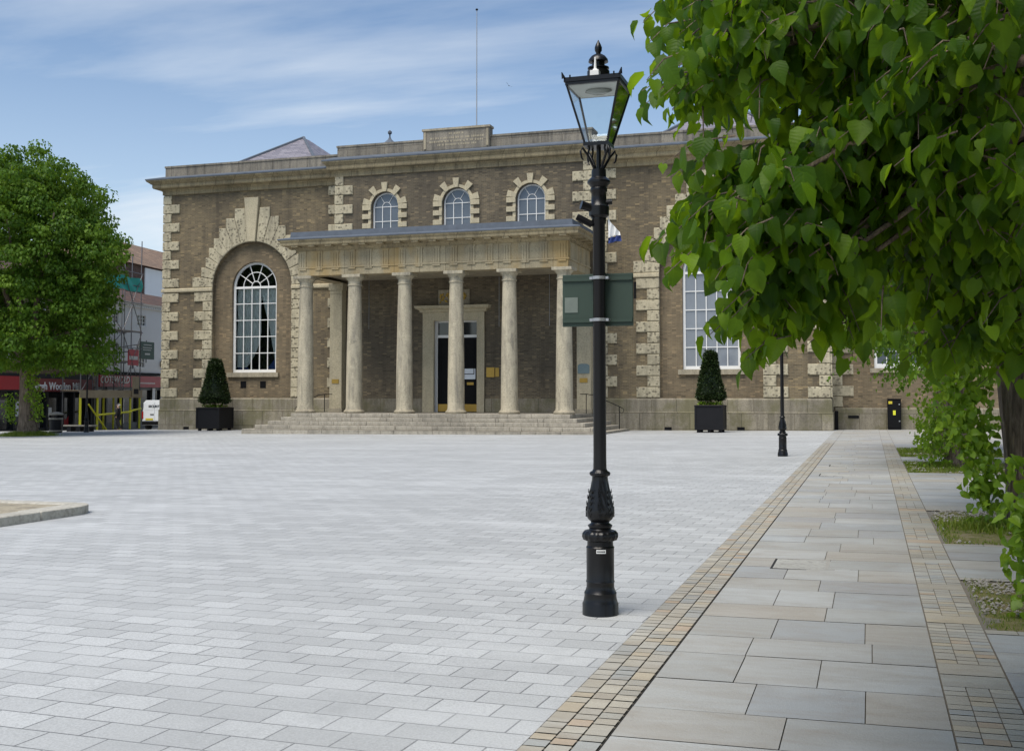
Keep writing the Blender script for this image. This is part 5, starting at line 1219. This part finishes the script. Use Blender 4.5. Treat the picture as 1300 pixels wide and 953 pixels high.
# clipped trees in the planters
def topiary(x, y, zb, h, r0, r1, label):
    t = thing('topiary_tree', label, 'topiary', (x, y, zb), 'clipped cone trees in the planters')
    MB().tube([(x, y, zb), (x, y, zb+.5)], .06, 8).build('stem', 'bark', t)
    MB().lathe([(.05, .22), (r0*.7, .36), (r0*.86, .6), (r1*.75, h-.15), (.02, h-.05)], (x, y, zb), 20).build('inner_foliage', 'leaf_box', t, 180)
    n = 8000; v_ = RNG.uniform(0, 1, n)**1.25; a = RNG.uniform(0, 2*PI, n); rr = (r0+(r1-r0)*v_**.85)*RNG.uniform(.8, 1.04, n)*np.where(v_ < .06, .7+5*v_, 1); rr *= np.where(v_ > .95, RNG.uniform(0, 1, n), 1); rr *= 1+.05*np.sin(a*5+v_*9)
    p = np.stack([x+rr*np.cos(a), y+rr*np.sin(a), zb+.2+(h-.2)*v_+RNG.normal(0, .025, n)], 1)
    o = np.stack([np.cos(a), np.sin(a), np.full(n, .35)], 1)
    leaf_mesh('foliage', p, o+RNG.normal(0, .5, (n, 3)), UP+RNG.normal(0, .6, (n, 3)), .085*RNG.uniform(.6, 1.3, n), 'leaf_box', t, 1)
    n = 500; p = np.stack([x+RNG.uniform(-.55, .55, n), y+RNG.uniform(-.55, .55, n), zb+RNG.uniform(.0, .14, n)], 1)
    return t, p
for (x, y, w), h, r0, r1, lb in ((P1, 2.65, .9, .3, 'broad dark clipped cone tree growing in the left planter'), (P2, 2.5, .72, .24, 'narrower dark clipped cone tree growing in the right planter')):
    zb = gz(x)+1.27; t, p = topiary(x, y, zb, h, r0, r1, lb)
    u_ = thing('underplanting', lb.split(' growing')[0].replace('clipped cone tree', 'low trailing plants under the cone tree').replace('broad dark', 'pale green').replace('narrower dark', 'bright green')+(' in the left planter' if x < -20 else ' in the right planter'), 'plants', (x, y, zb))
    leaf_mesh('foliage', p, RNG.normal(size=p.shape)+np.array([0, -.4, .0]), UP+RNG.normal(0, .5, p.shape), .085*RNG.uniform(.6, 1.2, len(p)), 'leaf_shoot', u_, 1)

# ------------------------------------------------------------------ light, sky, camera
SD = Vector((-.16, -.45, .88)).normalized()
el, az = math.asin(SD.z), math.atan2(SD.x, SD.y)
w = bpy.data.worlds.new('World'); S.world = w; w.use_nodes = True; T = w.node_tree; T.nodes.clear()
def N(t_, **kw):
    d = T.nodes.new(t_)
    for k_, v_ in kw.items():
        if k_.startswith('_'): setattr(d, k_[1:], v_)
        else: d.inputs[k_].default_value = v_
    return d
def Lk(a, b): T.links.new(a, b)
sky = N('ShaderNodeTexSky', _sky_type='NISHITA', _sun_disc=False, _sun_elevation=el, _sun_rotation=az, _air_density=1.0, _dust_density=.3, _ozone_density=1.6, _altitude=50)
tc = N('ShaderNodeTexCoord'); sep = N('ShaderNodeSeparateXYZ'); Lk(tc.outputs['Generated'], sep.inputs[0])
def mth(op, a, b=0.):
    d = N('ShaderNodeMath', _operation=op)
    for i, v_ in enumerate((a, b)):
        if hasattr(v_, 'is_linked'): Lk(v_, d.inputs[i])
        else: d.inputs[i].default_value = v_
    return d.outputs[0]
zz = mth('ADD', mth('MAXIMUM', sep.outputs[2], 0.), .12); cx_ = mth('DIVIDE', sep.outputs[0], zz); cy_ = mth('DIVIDE', sep.outputs[1], zz)
cv = N('ShaderNodeCombineXYZ'); Lk(cx_, cv.inputs[0]); Lk(cy_, cv.inputs[1])
mp = N('ShaderNodeMapping'); mp.inputs['Rotation'].default_value = (0, 0, R(38)); mp.inputs['Scale'].default_value = (.4, 1.3, 1); mp.inputs['Location'].default_value = (1.7, .4, 0); Lk(cv.outputs[0], mp.inputs[0])
n1 = N('ShaderNodeTexNoise', Scale=.8, Detail=8., Roughness=.56, Distortion=.25); Lk(mp.outputs[0], n1.inputs['Vector'])
cr_ = N('ShaderNodeValToRGB'); e = cr_.color_ramp.elements; e[0].position = .5; e[0].color = (0, 0, 0, 1); e[1].position = .72; e[1].color = (1, 1, 1, 1); Lk(n1.outputs[0], cr_.inputs[0])
hz = N('ShaderNodeMapRange', _clamp=True); hz.inputs['From Min'].default_value = .0; hz.inputs['From Max'].default_value = .3; hz.inputs['To Min'].default_value = .4; hz.inputs['To Max'].default_value = .0; Lk(sep.outputs[2], hz.inputs[0])
cf = mth('MINIMUM', mth('ADD', mth('MULTIPLY', cr_.outputs[0], .85), hz.outputs[0]), .92)
mixn = N('ShaderNodeMix', _data_type='RGBA'); Lk(cf, mixn.inputs[0]); Lk(sky.outputs[0], mixn.inputs[6]); mixn.inputs[7].default_value = (6.2, 6.6, 7.0, 1)
bg = N('ShaderNodeBackground', Strength=.05); Lk(mixn.outputs[2], bg.inputs[0]); wo = N('ShaderNodeOutputWorld'); Lk(bg.outputs[0], wo.inputs[0])
sl = bpy.data.lights.new('sun', 'SUN'); sl.energy = 1.5; sl.angle = R(40); sl.color = (1, .93, .83); so = bpy.data.objects.new('sun', sl); COL.objects.link(so); so.rotation_euler = SD.to_track_quat('Z', 'Y').to_euler()
cam = bpy.data.cameras.new('camera'); co_ = bpy.data.objects.new('camera', cam); COL.objects.link(co_)
cam.sensor_fit = 'HORIZONTAL'; cam.sensor_width = 36; cam.lens = 36*1425/1300; cam.shift_y = -45/1300; cam.clip_start = .05; cam.clip_end = 3000
co_.location = (0, 0, 1.65); co_.rotation_euler = (R(90+2.832), 0, R(17.688)); S.camera = co_
vs_ = S.view_settings; vs_.view_transform = 'Standard'; vs_.look = 'None'; vs_.gamma = 1; vs_.use_curve_mapping = False; vs_.exposure = 1.5
S.cycles.max_bounces = 8; S.cycles.transparent_max_bounces = 12
